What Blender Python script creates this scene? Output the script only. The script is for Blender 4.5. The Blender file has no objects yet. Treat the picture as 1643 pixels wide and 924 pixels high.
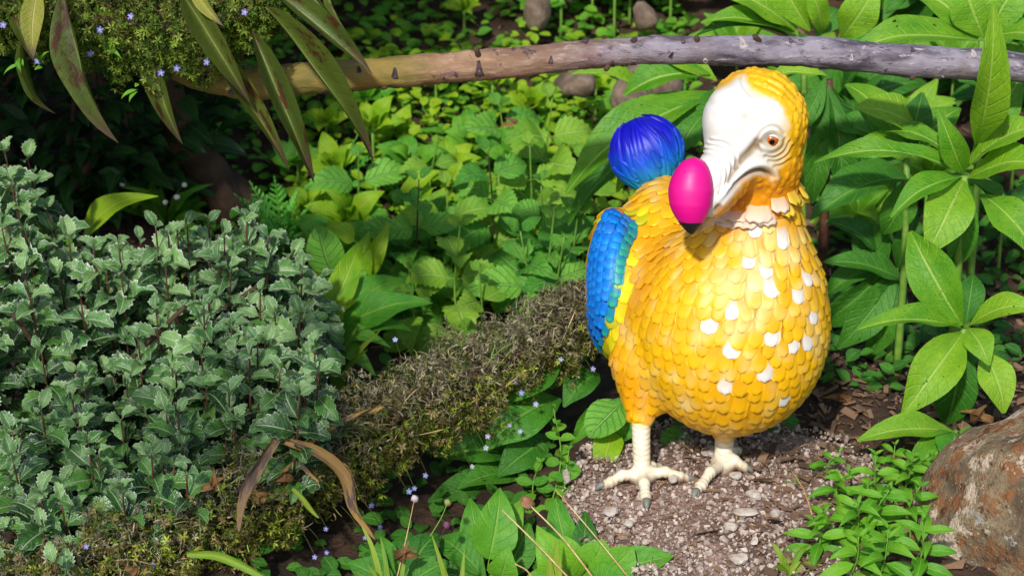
import bpy, math, random
import numpy as np
from mathutils import Vector, Matrix
random.seed(7)
RNG = np.random.default_rng(11)
SC = bpy.context.scene
COL = SC.collection

# ------------------------------------------------------------------ camera, sky, sun, exposure
CAM = Vector((0.0, -3.24, 1.60)); PITCH = math.radians(20.5); FPX = 3286.0
cd = bpy.data.cameras.new('camera'); cam = bpy.data.objects.new('camera', cd); COL.objects.link(cam)
cam.location = CAM; cam.rotation_euler = (math.pi/2 - PITCH, 0, 0)
cd.lens = 72; cd.sensor_width = 36; cd.clip_start = 0.05; cd.clip_end = 500
cd.dof.use_dof = True; cd.dof.focus_distance = 3.25; cd.dof.aperture_fstop = 6.3
SC.camera = cam
SUN = Vector((-0.20, -0.74, 0.62)).normalized()
w = bpy.data.worlds.new('World'); SC.world = w; w.use_nodes = True
wn = w.node_tree; sky = wn.nodes.new('ShaderNodeTexSky'); sky.sky_type = 'NISHITA'; sky.sun_disc = False
sky.sun_elevation = math.asin(SUN.z); sky.sun_rotation = math.atan2(SUN.x, SUN.y)
bg = wn.nodes['Background']; bg.inputs['Strength'].default_value = 0.14
wn.links.new(sky.outputs[0], bg.inputs[0])
ld = bpy.data.lights.new('sun', 'SUN'); ld.energy = 3.7; ld.angle = math.radians(2.5); ld.color = (1.0, 0.96, 0.89)
sun = bpy.data.objects.new('sun', ld); COL.objects.link(sun); sun.rotation_euler = SUN.to_track_quat('Z', 'Y').to_euler()
SC.view_settings.view_transform = 'Standard'; SC.view_settings.look = 'None'
SC.view_settings.gamma = 1; SC.view_settings.exposure = 0.0
SC.cycles.max_bounces = 8; SC.cycles.transmission_bounces = 6

# ------------------------------------------------------------------ measuring: a sight line met with an upright plane
FW = Vector((0, math.cos(PITCH), -math.sin(PITCH))); UP = Vector((0, math.sin(PITCH), math.cos(PITCH)))
def ray(px, py): return FW + Vector((1, 0, 0))*((px-821.5)/FPX) + UP*((462-py)/FPX)
def P(px, py, Y):
    d = ray(px, py); return CAM + d*((Y-CAM.y)/d.y)
def mpp(Y): return (Y-CAM.y)/math.cos(PITCH)/FPX*0.97       # metres per measured unit near depth Y
def topx(p):                                                  # world points (n,3) -> measured units
    q = np.asarray(p) - np.array(CAM); z = q @ np.array(FW)
    return np.stack([821.5 + FPX*q[:, 0]/z, 462 - FPX*(q @ np.array(UP))/z], 1)
def hgt(x, y):                                                # ground height
    x = np.asarray(x, float); y = np.asarray(y, float)
    h = 0.34*np.clip(y-0.75, 0, 3.2) + 0.040/(1+np.exp(-(x-0.12)/0.05))*np.clip((0.9-y)/0.4, 0, 1)+.024/(1+np.exp(-(x-0.50)/0.03))*np.clip((0.9-y)/0.4, 0, 1)
    h = h + 0.012*np.sin(x*7+1)*np.cos(y*6) + 0.008*np.sin(x*17+y*11)
    return h - 0.05*np.exp(-((x+0.15)**2+(y+0.3)**2)/0.06)
def H(x, y): return float(hgt(x, y))
def ground(px, py):                                           # where a sight line meets the ground
    d = ray(px, py); t = 2.0
    for i in range(900):
        p = CAM + d*t
        if p.z < H(p.x, p.y): break
        t += 0.008
    return Vector((p.x, p.y, H(p.x, p.y)))

# ------------------------------------------------------------------ objects
def lin(h):
    v = [int(h[i:i+2], 16)/255 for i in (0, 2, 4)]
    return tuple(x/12.92 if x <= .04045 else ((x+.055)/1.055)**2.4 for x in v)
def tag(o, label=None, cat=None, group=None, kind=None):
    for k, v in (('label', label), ('category', cat), ('group', group), ('kind', kind)):
        if v: o[k] = v
    return o
def thing(name, label, cat, loc=(0, 0, 0), group=None):
    o = bpy.data.objects.new(name, None); o.empty_display_size = 0.05; o.location = loc; COL.objects.link(o)
    return tag(o, label, cat, group)
def base_of(o):
    v = Vector((0, 0, 0))
    while o is not None: v += o.location; o = o.parent
    return v
def make_mesh(name, verts, faces, mat=None, uv=None, col=None, smooth=True):
    me = bpy.data.meshes.new(name)
    verts = np.asarray(verts, float)
    me.from_pydata(verts.tolist(), [], faces if isinstance(faces, list) else faces.tolist())
    if uv is not None:
        l = me.uv_layers.new(name='UVMap'); vi = np.empty(len(me.loops), np.int32); me.loops.foreach_get('vertex_index', vi)
        l.data.foreach_set('uv', np.asarray(uv, np.float32)[vi].ravel())
    if col is not None:
        c = np.asarray(col, np.float32)
        if c.shape[1] == 3: c = np.concatenate([c, np.ones((len(c), 1), np.float32)], 1)
        a = me.color_attributes.new('Col', 'FLOAT_COLOR', 'POINT'); a.data.foreach_set('color', c.ravel())
    if mat: me.materials.append(mat)
    if smooth: me.polygons.foreach_set('use_smooth', np.ones(len(me.polygons), bool))
    me.update()
    return me
def put(name, me, parent=None, loc=None):
    o = bpy.data.objects.new(name, me); COL.objects.link(o)
    if parent is not None: o.parent = parent
    if loc is not None: o.location = loc
    return o
def solid(name, verts, faces, mat, parent=None, kind=None, **k):   # vertices in world space
    v = np.asarray(verts, float)
    if parent is not None: b = base_of(parent)
    else: b = Vector(((v[:, 0].min()+v[:, 0].max())/2, (v[:, 1].min()+v[:, 1].max())/2, v[:, 2].min()))
    o = put(name, make_mesh(name, v-np.array(b), faces, mat, **k), parent, None if parent is not None else b)
    if kind: o['kind'] = kind
    return o

# ------------------------------------------------------------------ shapes
def spline(pts, n):
    pts = [Vector(p) for p in pts]
    if len(pts) == 2: return [pts[0].lerp(pts[1], i/(n-1)) for i in range(n)]
    e = [pts[0]*2-pts[1]] + pts + [pts[-1]*2-pts[-2]]; out = []
    for i in range(n):
        s = i/(n-1)*(len(pts)-1); k = min(int(s), len(pts)-2); t = s-k
        a, b, c, d = e[k:k+4]
        out.append(0.5*((2*b)+(c-a)*t+(2*a-5*b+4*c-d)*t*t+(3*b-a-3*c+d)*t**3))
    return out
def tube(path, radii, seg=8, rough=0.0, cap=True):
    n = len(path); vs, fs, uv = [], [], []
    if not hasattr(radii, '__len__'): radii = [radii]*n
    prev = None
    for i, p in enumerate(path):
        t = (path[min(i+1, n-1)]-path[max(i-1, 0)]).normalized()
        if prev is None: a = t.orthogonal().normalized()
        else: a = (prev - t*prev.dot(t)).normalized()
        prev = a; b = t.cross(a); r = radii[min(int(round(i/(n-1)*(len(radii)-1))), len(radii)-1)] if len(radii) != n else radii[i]
        for k in range(seg):
            an = 2*math.pi*k/seg; rr = r*(1+random.uniform(-rough, rough))
            vs.append(p + (a*math.cos(an)+b*math.sin(an))*rr); uv.append((k/seg, i/(n-1)))
        if i: fs += [((i-1)*seg+k, (i-1)*seg+(k+1) % seg, i*seg+(k+1) % seg, i*seg+k) for k in range(seg)]
    if cap: fs += [tuple(reversed(range(seg))), tuple(range((n-1)*seg, n*seg))]
    return [tuple(v) for v in vs], fs, uv
def stem(parent, pts, r0, r1, mat, n=8, seg=6, name='stem', rough=0.0):
    path = spline(pts, n); v, f, uv = tube(path, [r0+(r1-r0)*i/(n-1) for i in range(n)], seg, rough)
    return solid(name, v, f, mat, parent, uv=uv)
def merge(bits):                                     # bits: list of (verts, faces)
    V, F, k = [], [], 0
    for v, f in bits:
        V.append(np.asarray(v, float)); F += [tuple(i+k for i in q) for q in f]; k += len(v)
    return np.concatenate(V), F
OUTL = {  # half width along the blade
 'lance': lambda t: math.sin(math.pi*t**0.8)**0.85*0.5*(1-0.15*t),
 'ovate': lambda t: 0.5*math.sin(math.pi*min(1, t**0.62))**0.8*(1 if t < .97 else .7),
 'round': lambda t: 0.5*math.sin(math.pi*t**0.9)**0.55,
 'holly': lambda t: 0.5*math.sin(math.pi*t**0.9)**0.7,
 'blade': lambda t: 0.5*(1-t)**0.6*min(1, t*6+.4),
 'spoon': lambda t: 0.5*(0.14+0.86*min(1, max(0, (t-.1)/.45))**1.2)*math.sqrt(max(0, 1-max(0, (t-.62)/.38)**2.2)),
}
def leaf_data(kind, n=10, arch=.1, fold=.15, teeth=0, tdepth=.1, wave=0., curl=0., side=0., seed=0, petiole=0.):
    rs = random.Random(seed); f = OUTL[kind]; vs, uv, fs = [], [], []
    ts = [i/n for i in range(n+1)]
    if teeth: n = teeth*2; ts = [i/n for i in range(n+1)]
    ph = rs.uniform(0, 6)
    for i, t in enumerate(ts):
        w_ = f(min(max(t, .004), .996)); e = w_
        if teeth and 0 < i < n: e = w_*(1+tdepth) if i % 2 else w_*(1-tdepth*.55)
        z0 = arch*(4*t*(1-t)) - curl*max(0, t-.6)**2*6
        y0 = side*math.sin(math.pi*t)
        for u in (-1, -.5, 0, .5, 1):
            y = u*(e if abs(u) == 1 else w_)
            x = t + (.035 if teeth and abs(u) == 1 and i % 2 else 0)
            z = z0 + fold*abs(y) + wave*math.sin(t*11+ph+u*2)*abs(u)*w_ - fold*.5*y*y
            vs.append((petiole+x*(1-petiole), y+y0, z)); uv.append((.5+.5*u, t))
        if i: fs += [((i-1)*5+k, i*5+k, i*5+k+1, (i-1)*5+k+1) for k in range(4)]
    if petiole:
        b = len(vs); r = .016
        for x in (0, petiole+.02):
            for a in range(3): vs.append((x, r*math.cos(a*2.1), r*math.sin(a*2.1)-.01)); uv.append((.5, 0))
        fs += [(b+k, b+(k+1) % 3, b+3+(k+1) % 3, b+3+k) for k in range(3)]
    return np.array(vs), fs, np.array(uv)
def leaf_set(name, kind, mat, k=5, **kw):
    out = []
    for i in range(k):
        r = random.Random(i*13+len(name)); q = dict(kw)
        for a in ('arch', 'fold', 'wave', 'curl'): 
            if a in q: q[a] *= r.uniform(.4, 1.6)
        q['side'] = r.uniform(-.06, .06)
        d = leaf_data(kind, seed=i, **q)
        out.append((make_mesh(name, d[0], d[1], mat, uv=d[2]), d))
    return out
def leaf_matrix(base, tip, width, hint=None, roll=0.0):
    base = Vector(base); tip = Vector(tip); x = tip-base; L = x.length; x = x/L
    h = Vector(hint) if hint is not None else Vector((random.uniform(-.25, .25), -.55, .8))
    z = h - x*h.dot(x)
    if z.length < 1e-3: z = x.orthogonal()
    z.normalize()
    if roll: z = Matrix.Rotation(roll, 3, x) @ z
    y = z.cross(x)
    m = Matrix.Identity(4)
    for r in range(3):
        m[r][0] = x[r]*L; m[r][1] = y[r]*width; m[r][2] = z[r]*L; m[r][3] = base[r]
    return m
def leaf(parent, lset, base, tip, width, hint=None, roll=0.0, name='leaf', label=None):
    me = random.choice(lset)[0]; m = leaf_matrix(base, tip, width, hint, roll)
    m.translation = m.translation - base_of(parent)
    o = bpy.data.objects.new(name, me); COL.objects.link(o); o.parent = parent; o.matrix_local = m
    if label: o['label'] = label
    return o
def leaf_mass(name, parent, lset, mats, kind='stuff'):       # many leaves joined in one mesh
    V, F, U, k = [], [], [], 0
    for m in mats:
        d = random.choice(lset)[1]; a = np.array(m)
        V.append(d[0] @ a[:3, :3].T + a[:3, 3]); F += [tuple(i+k for i in q) for q in d[1]]; U.append(d[2]); k += len(d[0])
    return solid(name, np.concatenate(V), F, lset[0][0].materials[0], parent, kind, uv=np.concatenate(U))

# ------------------------------------------------------------------ materials
class NT:
    def __init__(s, name):
        s.m = bpy.data.materials.new(name); s.m.use_nodes = True; s.t = s.m.node_tree
        s.b = s.t.nodes['Principled BSDF']; s.out = s.t.nodes['Material Output']
    def n(s, typ, ins=None, **props):
        nd = s.t.nodes.new('ShaderNode'+typ)
        for k, v in props.items(): setattr(nd, k, v)
        for k, v in (ins or {}).items(): s.set(nd.inputs[k], v)
        return nd
    def set(s, sock, v):
        if isinstance(v, bpy.types.NodeSocket): s.t.links.new(v, sock)
        else:
            if isinstance(v, tuple) and len(v) == 3 and sock.type == 'RGBA': v = v+(1,)
            sock.default_value = v
    def p(s, **k):
        for a, v in k.items(): s.set(s.b.inputs[a.replace('_', ' ')], v)
    def math(s, op, a, b=0.0, c=0.0, clamp=False):
        nd = s.n('Math', {0: a, 1: b, 2: c}, operation=op); nd.use_clamp = clamp; return nd.outputs[0]
    def mix(s, f, a, b, blend='MIX'):
        nd = s.t.nodes.new('ShaderNodeMix'); nd.data_type = 'RGBA'; nd.blend_type = blend
        s.set(nd.inputs[0], f); s.set(nd.inputs[6], a); s.set(nd.inputs[7], b); return nd.outputs[2]
    def ss(s, v, lo, hi, a=0.0, b=1.0):
        return s.n('MapRange', {0: v, 1: lo, 2: hi, 3: a, 4: b}, interpolation_type='SMOOTHSTEP').outputs[0]
    def noise(s, vec, scale, detail=4, rough=.55, w=None):
        nd = s.n('TexNoise', noise_dimensions='4D' if w is not None else '3D')
        if vec is not None: s.set(nd.inputs['Vector'], vec)
        nd.inputs['Scale'].default_value = scale; nd.inputs['Detail'].default_value = detail; nd.inputs['Roughness'].default_value = rough
        if w is not None: s.set(nd.inputs['W'], w)
        return nd.outputs['Fac']
    def bump(s, h, strength, dist):
        nd = s.n('Bump', {'Height': h, 'Strength': strength, 'Distance': dist}); s.set(s.b.inputs['Normal'], nd.outputs[0]); return nd.outputs[0]
    def obj(s): return s.n('TexCoord').outputs['Object']
    def rand(s):
        a = s.n('ObjectInfo').outputs['Random']; b = s.n('NewGeometry').outputs['Random Per Island']
        return s.math('FRACT', s.math('ADD', a, s.math('MULTIPLY', b, 3.7)))
def leaf_mat(name, c1, c2, rib, rough=.42, transl=.3, veins=8, vs=.4, spots=0., spotcol='4a3a1c', bump=.5, edge=None, edgew=.12, brown=0., tip=None, spec=.5, size=.1, holes=0.):
    m = NT(name); uv = m.n('UVMap').outputs[0]; sp = m.n('SeparateXYZ', {0: uv}); u, v = sp.outputs[0], sp.outputs[1]
    a = m.math('ABSOLUTE', m.math('MULTIPLY_ADD', u, 2.0, -1.0)); rn = m.rand(); W = m.math('MULTIPLY', rn, 37.0)
    mid = m.ss(a, .10, .03); 
    vv = m.math('FRACT', m.math('MULTIPLY_ADD', v, float(veins), m.math('MULTIPLY', a, -1.7)))
    tri = m.math('ABSOLUTE', m.math('MULTIPLY_ADD', vv, 2.0, -1.0)); vein = m.ss(tri, .78, .98)
    comb = m.n('CombineXYZ', {0: m.math('MULTIPLY', u, .6), 1: v}).outputs[0]
    n1 = m.noise(comb, 4.5, 6, .68, W)
    f = m.math('ADD', m.math('MULTIPLY', rn, .75), m.math('MULTIPLY_ADD', n1, 1.6, -.70), clamp=True)
    col = m.mix(f, lin(c1), lin(c2))
    fine = m.noise(comb, 26.0, 3, .6, W); col = m.mix(m.ss(fine, .35, .75, 0, .6), col, m.mix(.5, col, lin(c1)))
    vmask = m.math('MAXIMUM', mid, m.math('MULTIPLY', vein, vs)); col = m.mix(m.math('MULTIPLY', vmask, .75), col, lin(rib))
    if edge: col = m.mix(m.ss(a, 1-edgew, 1.0), col, lin(edge))
    if brown:
        bn = m.noise(comb, 3.2, 6, .7, W); col = m.mix(m.ss(bn, .62-brown*.25, .68-brown*.22), col, lin(spotcol))
    if tip: col = m.mix(m.ss(m.math('ADD', v, m.math('MULTIPLY_ADD', n1, .5, -.25)), .72, .98), col, lin(tip))
    if spots:
        vo = m.n('TexVoronoi', {'Vector': comb, 'Scale': 24.0, 'W': W}, voronoi_dimensions='4D'); 
        sel = m.noise(comb, 2.4, 2, .5, W); col = m.mix(m.math('MULTIPLY', m.ss(vo.outputs['Distance'], .30, .16), m.ss(sel, .60-spots*.2, .68-spots*.2)), col, lin(spotcol))
    hgt_ = m.math('ADD', m.math('MULTIPLY', vmask, -1.0), m.math('MULTIPLY', fine, .5))
    nrm = m.bump(hgt_, bump, size*.06)
    m.p(Base_Color=col, Roughness=m.math('MULTIPLY_ADD', fine, .3, rough-.12)); m.b.inputs['Specular IOR Level'].default_value = spec
    tr = m.n('BsdfTranslucent', {'Color': m.mix(.45, col, m.mix(1.0, col, (1.0, .95, .25), 'MULTIPLY')), 'Normal': nrm})
    ms = m.n('MixShader', {0: transl, 1: m.b.outputs[0], 2: tr.outputs[0]})
    if holes:
        vh = m.n('TexVoronoi', {'Vector': comb, 'Scale': 9.0, 'W': m.math('ADD', W, 5.0)}, voronoi_dimensions='4D'); hs = m.noise(comb, 1.6, 2, .5, m.math('ADD', W, 9.0))
        rag = m.math('MULTIPLY_ADD', fine, .16, vh.outputs['Distance']); hm = m.math('MULTIPLY', m.math('LESS_THAN', rag, .235), m.math('GREATER_THAN', hs, .66-holes*.2))
        tp = m.n('BsdfTransparent'); ms = m.n('MixShader', {0: hm, 1: ms.outputs[0], 2: tp.outputs[0]})
    m.t.links.new(ms.outputs[0], m.out.inputs[0])
    return m.m
def plain(name, c1, c2, scale=30, rough=.7, bump=.3, dist=.004, island=False, c3=None, transl=0):
    m = NT(name); o = m.obj(); n1 = m.noise(o, scale, 5, .6)
    f = m.ss(n1, .3, .7)
    if island: f = m.math('ADD', m.math('MULTIPLY', m.rand(), .8), m.math('MULTIPLY', f, .25), clamp=True)
    col = m.mix(f, lin(c1), lin(c2))
    if c3: col = m.mix(m.ss(m.noise(o, scale*.35, 4, .6), .52, .64), col, lin(c3))
    m.p(Base_Color=col, Roughness=rough); nrm = m.bump(m.noise(o, scale*2.2, 5, .65), bump, dist)
    if transl:
        tr = m.n('BsdfTranslucent', {'Color': col}); ms = m.n('MixShader', {0: transl, 1: m.b.outputs[0], 2: tr.outputs[0]}); m.t.links.new(ms.outputs[0], m.out.inputs[0])
    return m.m
def paint_mat(name, rough=.42, scale=120, b=.25, dirt=.12):
    m = NT(name); at = m.n('VertexColor', layer_name='Col').outputs[0]; o = m.obj()
    n1 = m.noise(o, 34, 5, .6); n2 = m.noise(o, scale, 4, .6)
    col = m.mix(m.ss(n1, .5, .75, 0, dirt), at, m.mix(.6, at, lin('8a4a10')))
    m.p(Base_Color=col, Roughness=m.math('MULTIPLY_ADD', n1, .25, rough-.1)); m.bump(n2, b, .0015)
    return m.m
def tinted(name, rough=.6, transl=.25, spec=.3):              # colour comes with each small piece
    m = NT(name); at = m.n('VertexColor', layer_name='Col').outputs[0]
    m.p(Base_Color=at, Roughness=rough); m.b.inputs['Specular IOR Level'].default_value = spec
    if transl:
        tr = m.n('BsdfTranslucent', {'Color': at}); ms = m.n('MixShader', {0: transl, 1: m.b.outputs[0], 2: tr.outputs[0]}); m.t.links.new(ms.outputs[0], m.out.inputs[0])
    return m.m
M = {}
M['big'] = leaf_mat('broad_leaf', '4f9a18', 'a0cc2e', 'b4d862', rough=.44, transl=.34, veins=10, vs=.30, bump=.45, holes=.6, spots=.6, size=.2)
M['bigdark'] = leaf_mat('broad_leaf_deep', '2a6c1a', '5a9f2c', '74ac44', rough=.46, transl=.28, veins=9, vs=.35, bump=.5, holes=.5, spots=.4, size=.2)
M['nettle'] = leaf_mat('nettle_leaf', '44962a', '8ccc48', '90c868', rough=.55, transl=.3, veins=6, vs=.5, bump=.9, size=.1)
M['lime'] = leaf_mat('lime_leaf', '78b414', 'bcd824', 'bfd852', rough=.5, transl=.38, veins=6, vs=.3, size=.1)
M['mid'] = leaf_mat('mid_leaf', '449422', '88c42e', '8abb48', rough=.5, transl=.32, veins=6, vs=.3, size=.1)
M['holly'] = leaf_mat('holly_leaf', '123618', '639e40', 'b4cc98', rough=.16, transl=.16, veins=7, vs=.22, bump=.8, edge='a8bc94', edgew=.10, spec=1.0, size=.06)
M['hang'] = leaf_mat('hanging_leaf', '4a5f22', '6d7c2c', '8f9a4e', rough=.5, transl=.3, veins=14, vs=.10, bump=.2, spots=.7, spotcol='53301c', brown=.35, tip='7a6250', size=.2)
M['pale'] = leaf_mat('pale_leaf', '9aa03c', 'c2b65e', 'd8cf8a', rough=.55, transl=.35, veins=10, vs=.2, spots=.3, tip='8a7466', size=.2)
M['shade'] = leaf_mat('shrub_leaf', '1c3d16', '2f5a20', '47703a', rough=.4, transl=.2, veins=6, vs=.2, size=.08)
M['weed'] = leaf_mat('weed_leaf', '4f9c1c', '86c430', 'a2d050', rough=.45, transl=.35, veins=4, vs=.15, size=.05)
M['grass'] = leaf_mat('grass_blade', '5f9a20', 'a5b83a', 'b9cc5a', rough=.5, transl=.35, veins=1, vs=0., size=.05)
M['dry'] = leaf_mat('dry_leaf', '6b4a2c', '9a7040', 'a8865a', rough=.7, transl=.2, veins=6, vs=.3, size=.06)
M['curl'] = leaf_mat('curled_dry_leaf', 'b08a3a', '6a5450', '9c8a5a', rough=.7, transl=.1, veins=1, vs=0., brown=.5, spotcol='54443f', size=.06)
M['stem_green'] = plain('green_stem', '5c8a2c', '7da03c', 40, .55)
M['stem_dark'] = plain('dark_stem', '2a2a1a', '46371f', 40, .6)
M['stem_red'] = plain('red_brown_stem', '3c2218', '6a4230', 40, .55)
M['straw'] = plain('straw_stem', 'b08a50', 'd8bf8a', 40, .6)
M['wood'] = plain('dark_wood', '3a2a1e', '5c4330', 14, .85, .7, .01)  # dark brown wood for trunks, limbs, stubs and spike stems
M['soil'] = plain('soil', '2e2118', '543c2a', 16, .95, .9, .02, c3='3c2c20')
M['chips'] = plain('bark_chips', '35251a', '96765a', 30, .85, .4, .002, island=True)
M['gravel'] = plain('gravel', '6a5040', 'd8c8bc', 60, .85, .5, .002, island=True)
M['litter'] = plain('plant_litter', '5a3420', 'b89468', 40, .8, .3, .002, island=True)
M['stone'] = plain('pale_stone', '9a8a7c', 'd8cfc4', 30, .8, .4, .003)
M['bed_rock'] = plain('brown_rock', '5a4a3e', 'a08a76', 12, .9, .8, .01, c3='58483a')
M['bits'] = tinted('flower_spike_bits', .7, .2)
M['petal'] = tinted('petals', .6, .35)
M['paint'] = paint_mat('statue_paint', .46, 120, .3, .24)
M['face'] = paint_mat('statue_face_paint', .45, 90, .12, .04)
M['gloss'] = paint_mat('statue_beak_paint', .46, 60, .08, .03)
def eye_mat():
    m = NT('statue_eye_paint'); at = m.n('VertexColor', layer_name='Col').outputs[0]; m.p(Base_Color=at, Roughness=.12); return m.m
M['eye'] = eye_mat()

# ------------------------------------------------------------------ ground
def build_ground():
    xs = np.unique(np.concatenate([np.linspace(-60, -3, 16), np.linspace(-3, 3, 150), np.linspace(3, 60, 16)]))
    ys = np.unique(np.concatenate([np.linspace(-40, -2, 10), np.linspace(-2, 4.5, 160), np.linspace(4.5, 120, 14)]))
    X, Y = np.meshgrid(xs, ys); n = len(xs)
    Z = hgt(X, Y) + RNG.normal(0, .004, X.shape)
    f = [(j*n+i, j*n+i+1, (j+1)*n+i+1, (j+1)*n+i) for j in range(len(ys)-1) for i in range(n-1)]
    o = solid('ground', np.stack([X.ravel(), Y.ravel(), Z.ravel()], 1), f, M['soil']); tag(o, kind='structure')
build_ground()
ICO = None
def ico(sub=1):
    import bmesh
    bm = bmesh.new(); bmesh.ops.create_icosphere(bm, subdivisions=sub, radius=1); v = np.array([x.co[:] for x in bm.verts]); f = [tuple(a.index for a in q.verts) for q in bm.faces]; bm.free(); return v, f
ICO1, ICO2, ICO4 = ico(1), ico(2), ico(4)
def rot_rand():
    q = RNG.normal(size=4); q /= np.linalg.norm(q); a, b, c, d = q
    return np.array([[1-2*(c*c+d*d), 2*(b*c-a*d), 2*(b*d+a*c)], [2*(b*c+a*d), 1-2*(b*b+d*d), 2*(c*d-a*b)], [2*(b*d-a*c), 2*(c*d+a*b), 1-2*(b*b+c*c)]])
def lumpy(v, amp, fr, seed):
    r = np.random.default_rng(seed); out = v.copy(); d = np.zeros(len(v))
    for o in range(4):
        for k in range(5):
            w_ = r.normal(size=3)*fr*(1.9**o); d += amp/(1.8**o)*np.sin(v @ w_ + r.uniform(0, 6.3))/2.2
    return out*(1+d)[:, None]

# concrete plinth the statue stands on
def build_plinth():
    m = NT('concrete'); o = m.obj(); n1 = m.noise(o, 14, 6, .65); n2 = m.noise(o, 160, 4, .7); vo = m.n('TexVoronoi', {'Vector': o, 'Scale': 120.0})
    col = m.mix(m.ss(n1, .35, .65), lin('7c5f50'), lin('a88c7e')); col = m.mix(m.ss(n2, .55, .7), col, lin('d8c6bc')); col = m.mix(m.ss(m.noise(o, 5, 4, .6), .5, .65), col, lin('6d5347'))
    m.p(Base_Color=col, Roughness=.9); m.bump(m.math('ADD', n2, vo.outputs['Distance']), .9, .006)
    edge = [(1010, 690), (955, 705), (918, 742), (903, 790), (907, 832), (925, 862), (965, 892), (1010, 915), (1060, 950), (1180, 985), (1330, 960), (1420, 900), (1440, 800), (1400, 730), (1330, 700), (1200, 680), (1090, 676)]
    pts = []
    for e in edge:
        d = ray(*e); t = (0.06-CAM.z)/d.z; pts.append(CAM+d*t)
    pts = spline(pts+[pts[0]], 64)[:-1]; c = sum(pts, Vector())/len(pts); n = len(pts); vs = []
    rings = [(1.0, -.04), (1.0, .03), (.992, .046), (.975, .055), (.94, .060), (.8, .062), (.6, .064), (.4, .065), (.2, .066)]
    for s, z in rings:
        for k, p in enumerate(pts):
            q = c.lerp(p, s*(1+.008*math.sin(k*2.3))); vs.append((q.x, q.y, z+(random.uniform(-.003, .003) if s < .95 else 0)))
    vs.append((c.x, c.y, .066)); f = []
    for r in range(len(rings)-1): f += [(r*n+k, r*n+(k+1) % n, (r+1)*n+(k+1) % n, (r+1)*n+k) for k in range(n)]
    f += [((len(rings)-1)*n+k, (len(rings)-1)*n+(k+1) % n, len(vs)-1) for k in range(n)]
    root = thing('concrete_plinth', 'rounded grit-strewn concrete slab under the feet of the yellow bird statue', 'plinth', (c.x, c.y, 0))
    solid('slab', vs, f, m.m, root)
    # grit and small stones lying on it
    P2 = np.array([(p.x, p.y) for p in pts]); lo, hi = P2.min(0), P2.max(0); bits = []; k = 0
    def inside(x, y):
        a = P2; b = np.roll(P2, -1, 0); s = ((a[:, 1] > y) != (b[:, 1] > y)) & (x < (b[:, 0]-a[:, 0])*(y-a[:, 1])/(b[:, 1]-a[:, 1]+1e-12)+a[:, 0]); return s.sum() % 2
    while k < 5600:
        x, y = RNG.uniform(lo, hi)
        if not inside(x, y): continue
        r = .0015+.0046*RNG.random()**3.4
        if RNG.random() < .25 and x > .45: continue
        v = ICO1[0]*RNG.uniform(.6, 1.3, (12, 1) if len(ICO1[0]) == 12 else (len(ICO1[0]), 1))*np.array([1.2, 1, .7])
        bits.append((v @ rot_rand().T*r + np.array([x, y, .066+r*.3]), ICO1[1])); k += 1
    V, F = merge(bits); solid('grit', V, F, M['gravel'], root, 'stuff', smooth=False)
    bits = []
    for k in range(420):                                     # needles, stalk ends and crumbs of leaf
        x, y = RNG.uniform(lo, hi)
        if not inside(x, y): continue
        a = RNG.uniform(0, 6.28); l = RNG.uniform(.006, .03); p0 = Vector((x, y, .070)); p1 = p0+Vector((math.cos(a)*l, math.sin(a)*l, RNG.uniform(-.001, .005))); tv, tf, _ = tube([p0, p0.lerp(p1, .5)+Vector((0, 0, .002)), p1], float(RNG.uniform(.0004, .0013)), 4); bits.append((tv, tf))
    V, F = merge(bits); solid('litter', V, F, M['litter'], root, 'stuff')
build_plinth()

def chips():
    bits = []
    for k in range(5200):
        if k < 3900: x, y = RNG.uniform(.30, 1.15), RNG.uniform(-.42, .95)
        else: x, y = RNG.uniform(-.9, 1.2), RNG.uniform(.6, 1.9)
        if x < .62+.2*RNG.random() and y < .0 and RNG.random() < (.8 if x < .42 else .35): continue
        l = (.007+.03*RNG.random()**2)*(1 if RNG.random() < .94 else 1.6); wd = l*RNG.uniform(.12, .5); t = RNG.uniform(.001, .003)
        a = RNG.uniform(0, 6.28); ti = RNG.normal(0, .3, 2)
        v = np.array([(sx*l/2*(1 if sy > 0 else RNG.uniform(.6, 1)), sy*wd/2, sz*t/2) for sz in (-1, 1) for sy in (-1, 1) for sx in (-1, 1)])
        ca, sa = math.cos(a), math.sin(a); v[:, 2] += v[:, 0]*ti[0]+v[:, 1]*ti[1]+RNG.uniform(-.2, .2)*abs(v[:, 0])
        v = np.stack([v[:, 0]*ca-v[:, 1]*sa, v[:, 0]*sa+v[:, 1]*ca, v[:, 2]], 1)
        z = max(H(x, y), .066 if (x < .64 and -.45 < y < .05) else -1)
        bits.append((v+np.array([x, y, z+.004+RNG.random()*.006]), [(0, 2, 3, 1), (4, 5, 7, 6), (0, 1, 5, 4), (2, 6, 7, 3), (0, 4, 6, 2), (1, 3, 7, 5)]))
    V, F = merge(bits); o = solid('bark_mulch', V, F, M['chips'], smooth=False); tag(o, 'brown chipped bark and dead leaf bits strewn over the soil', kind='stuff')
chips()

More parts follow.
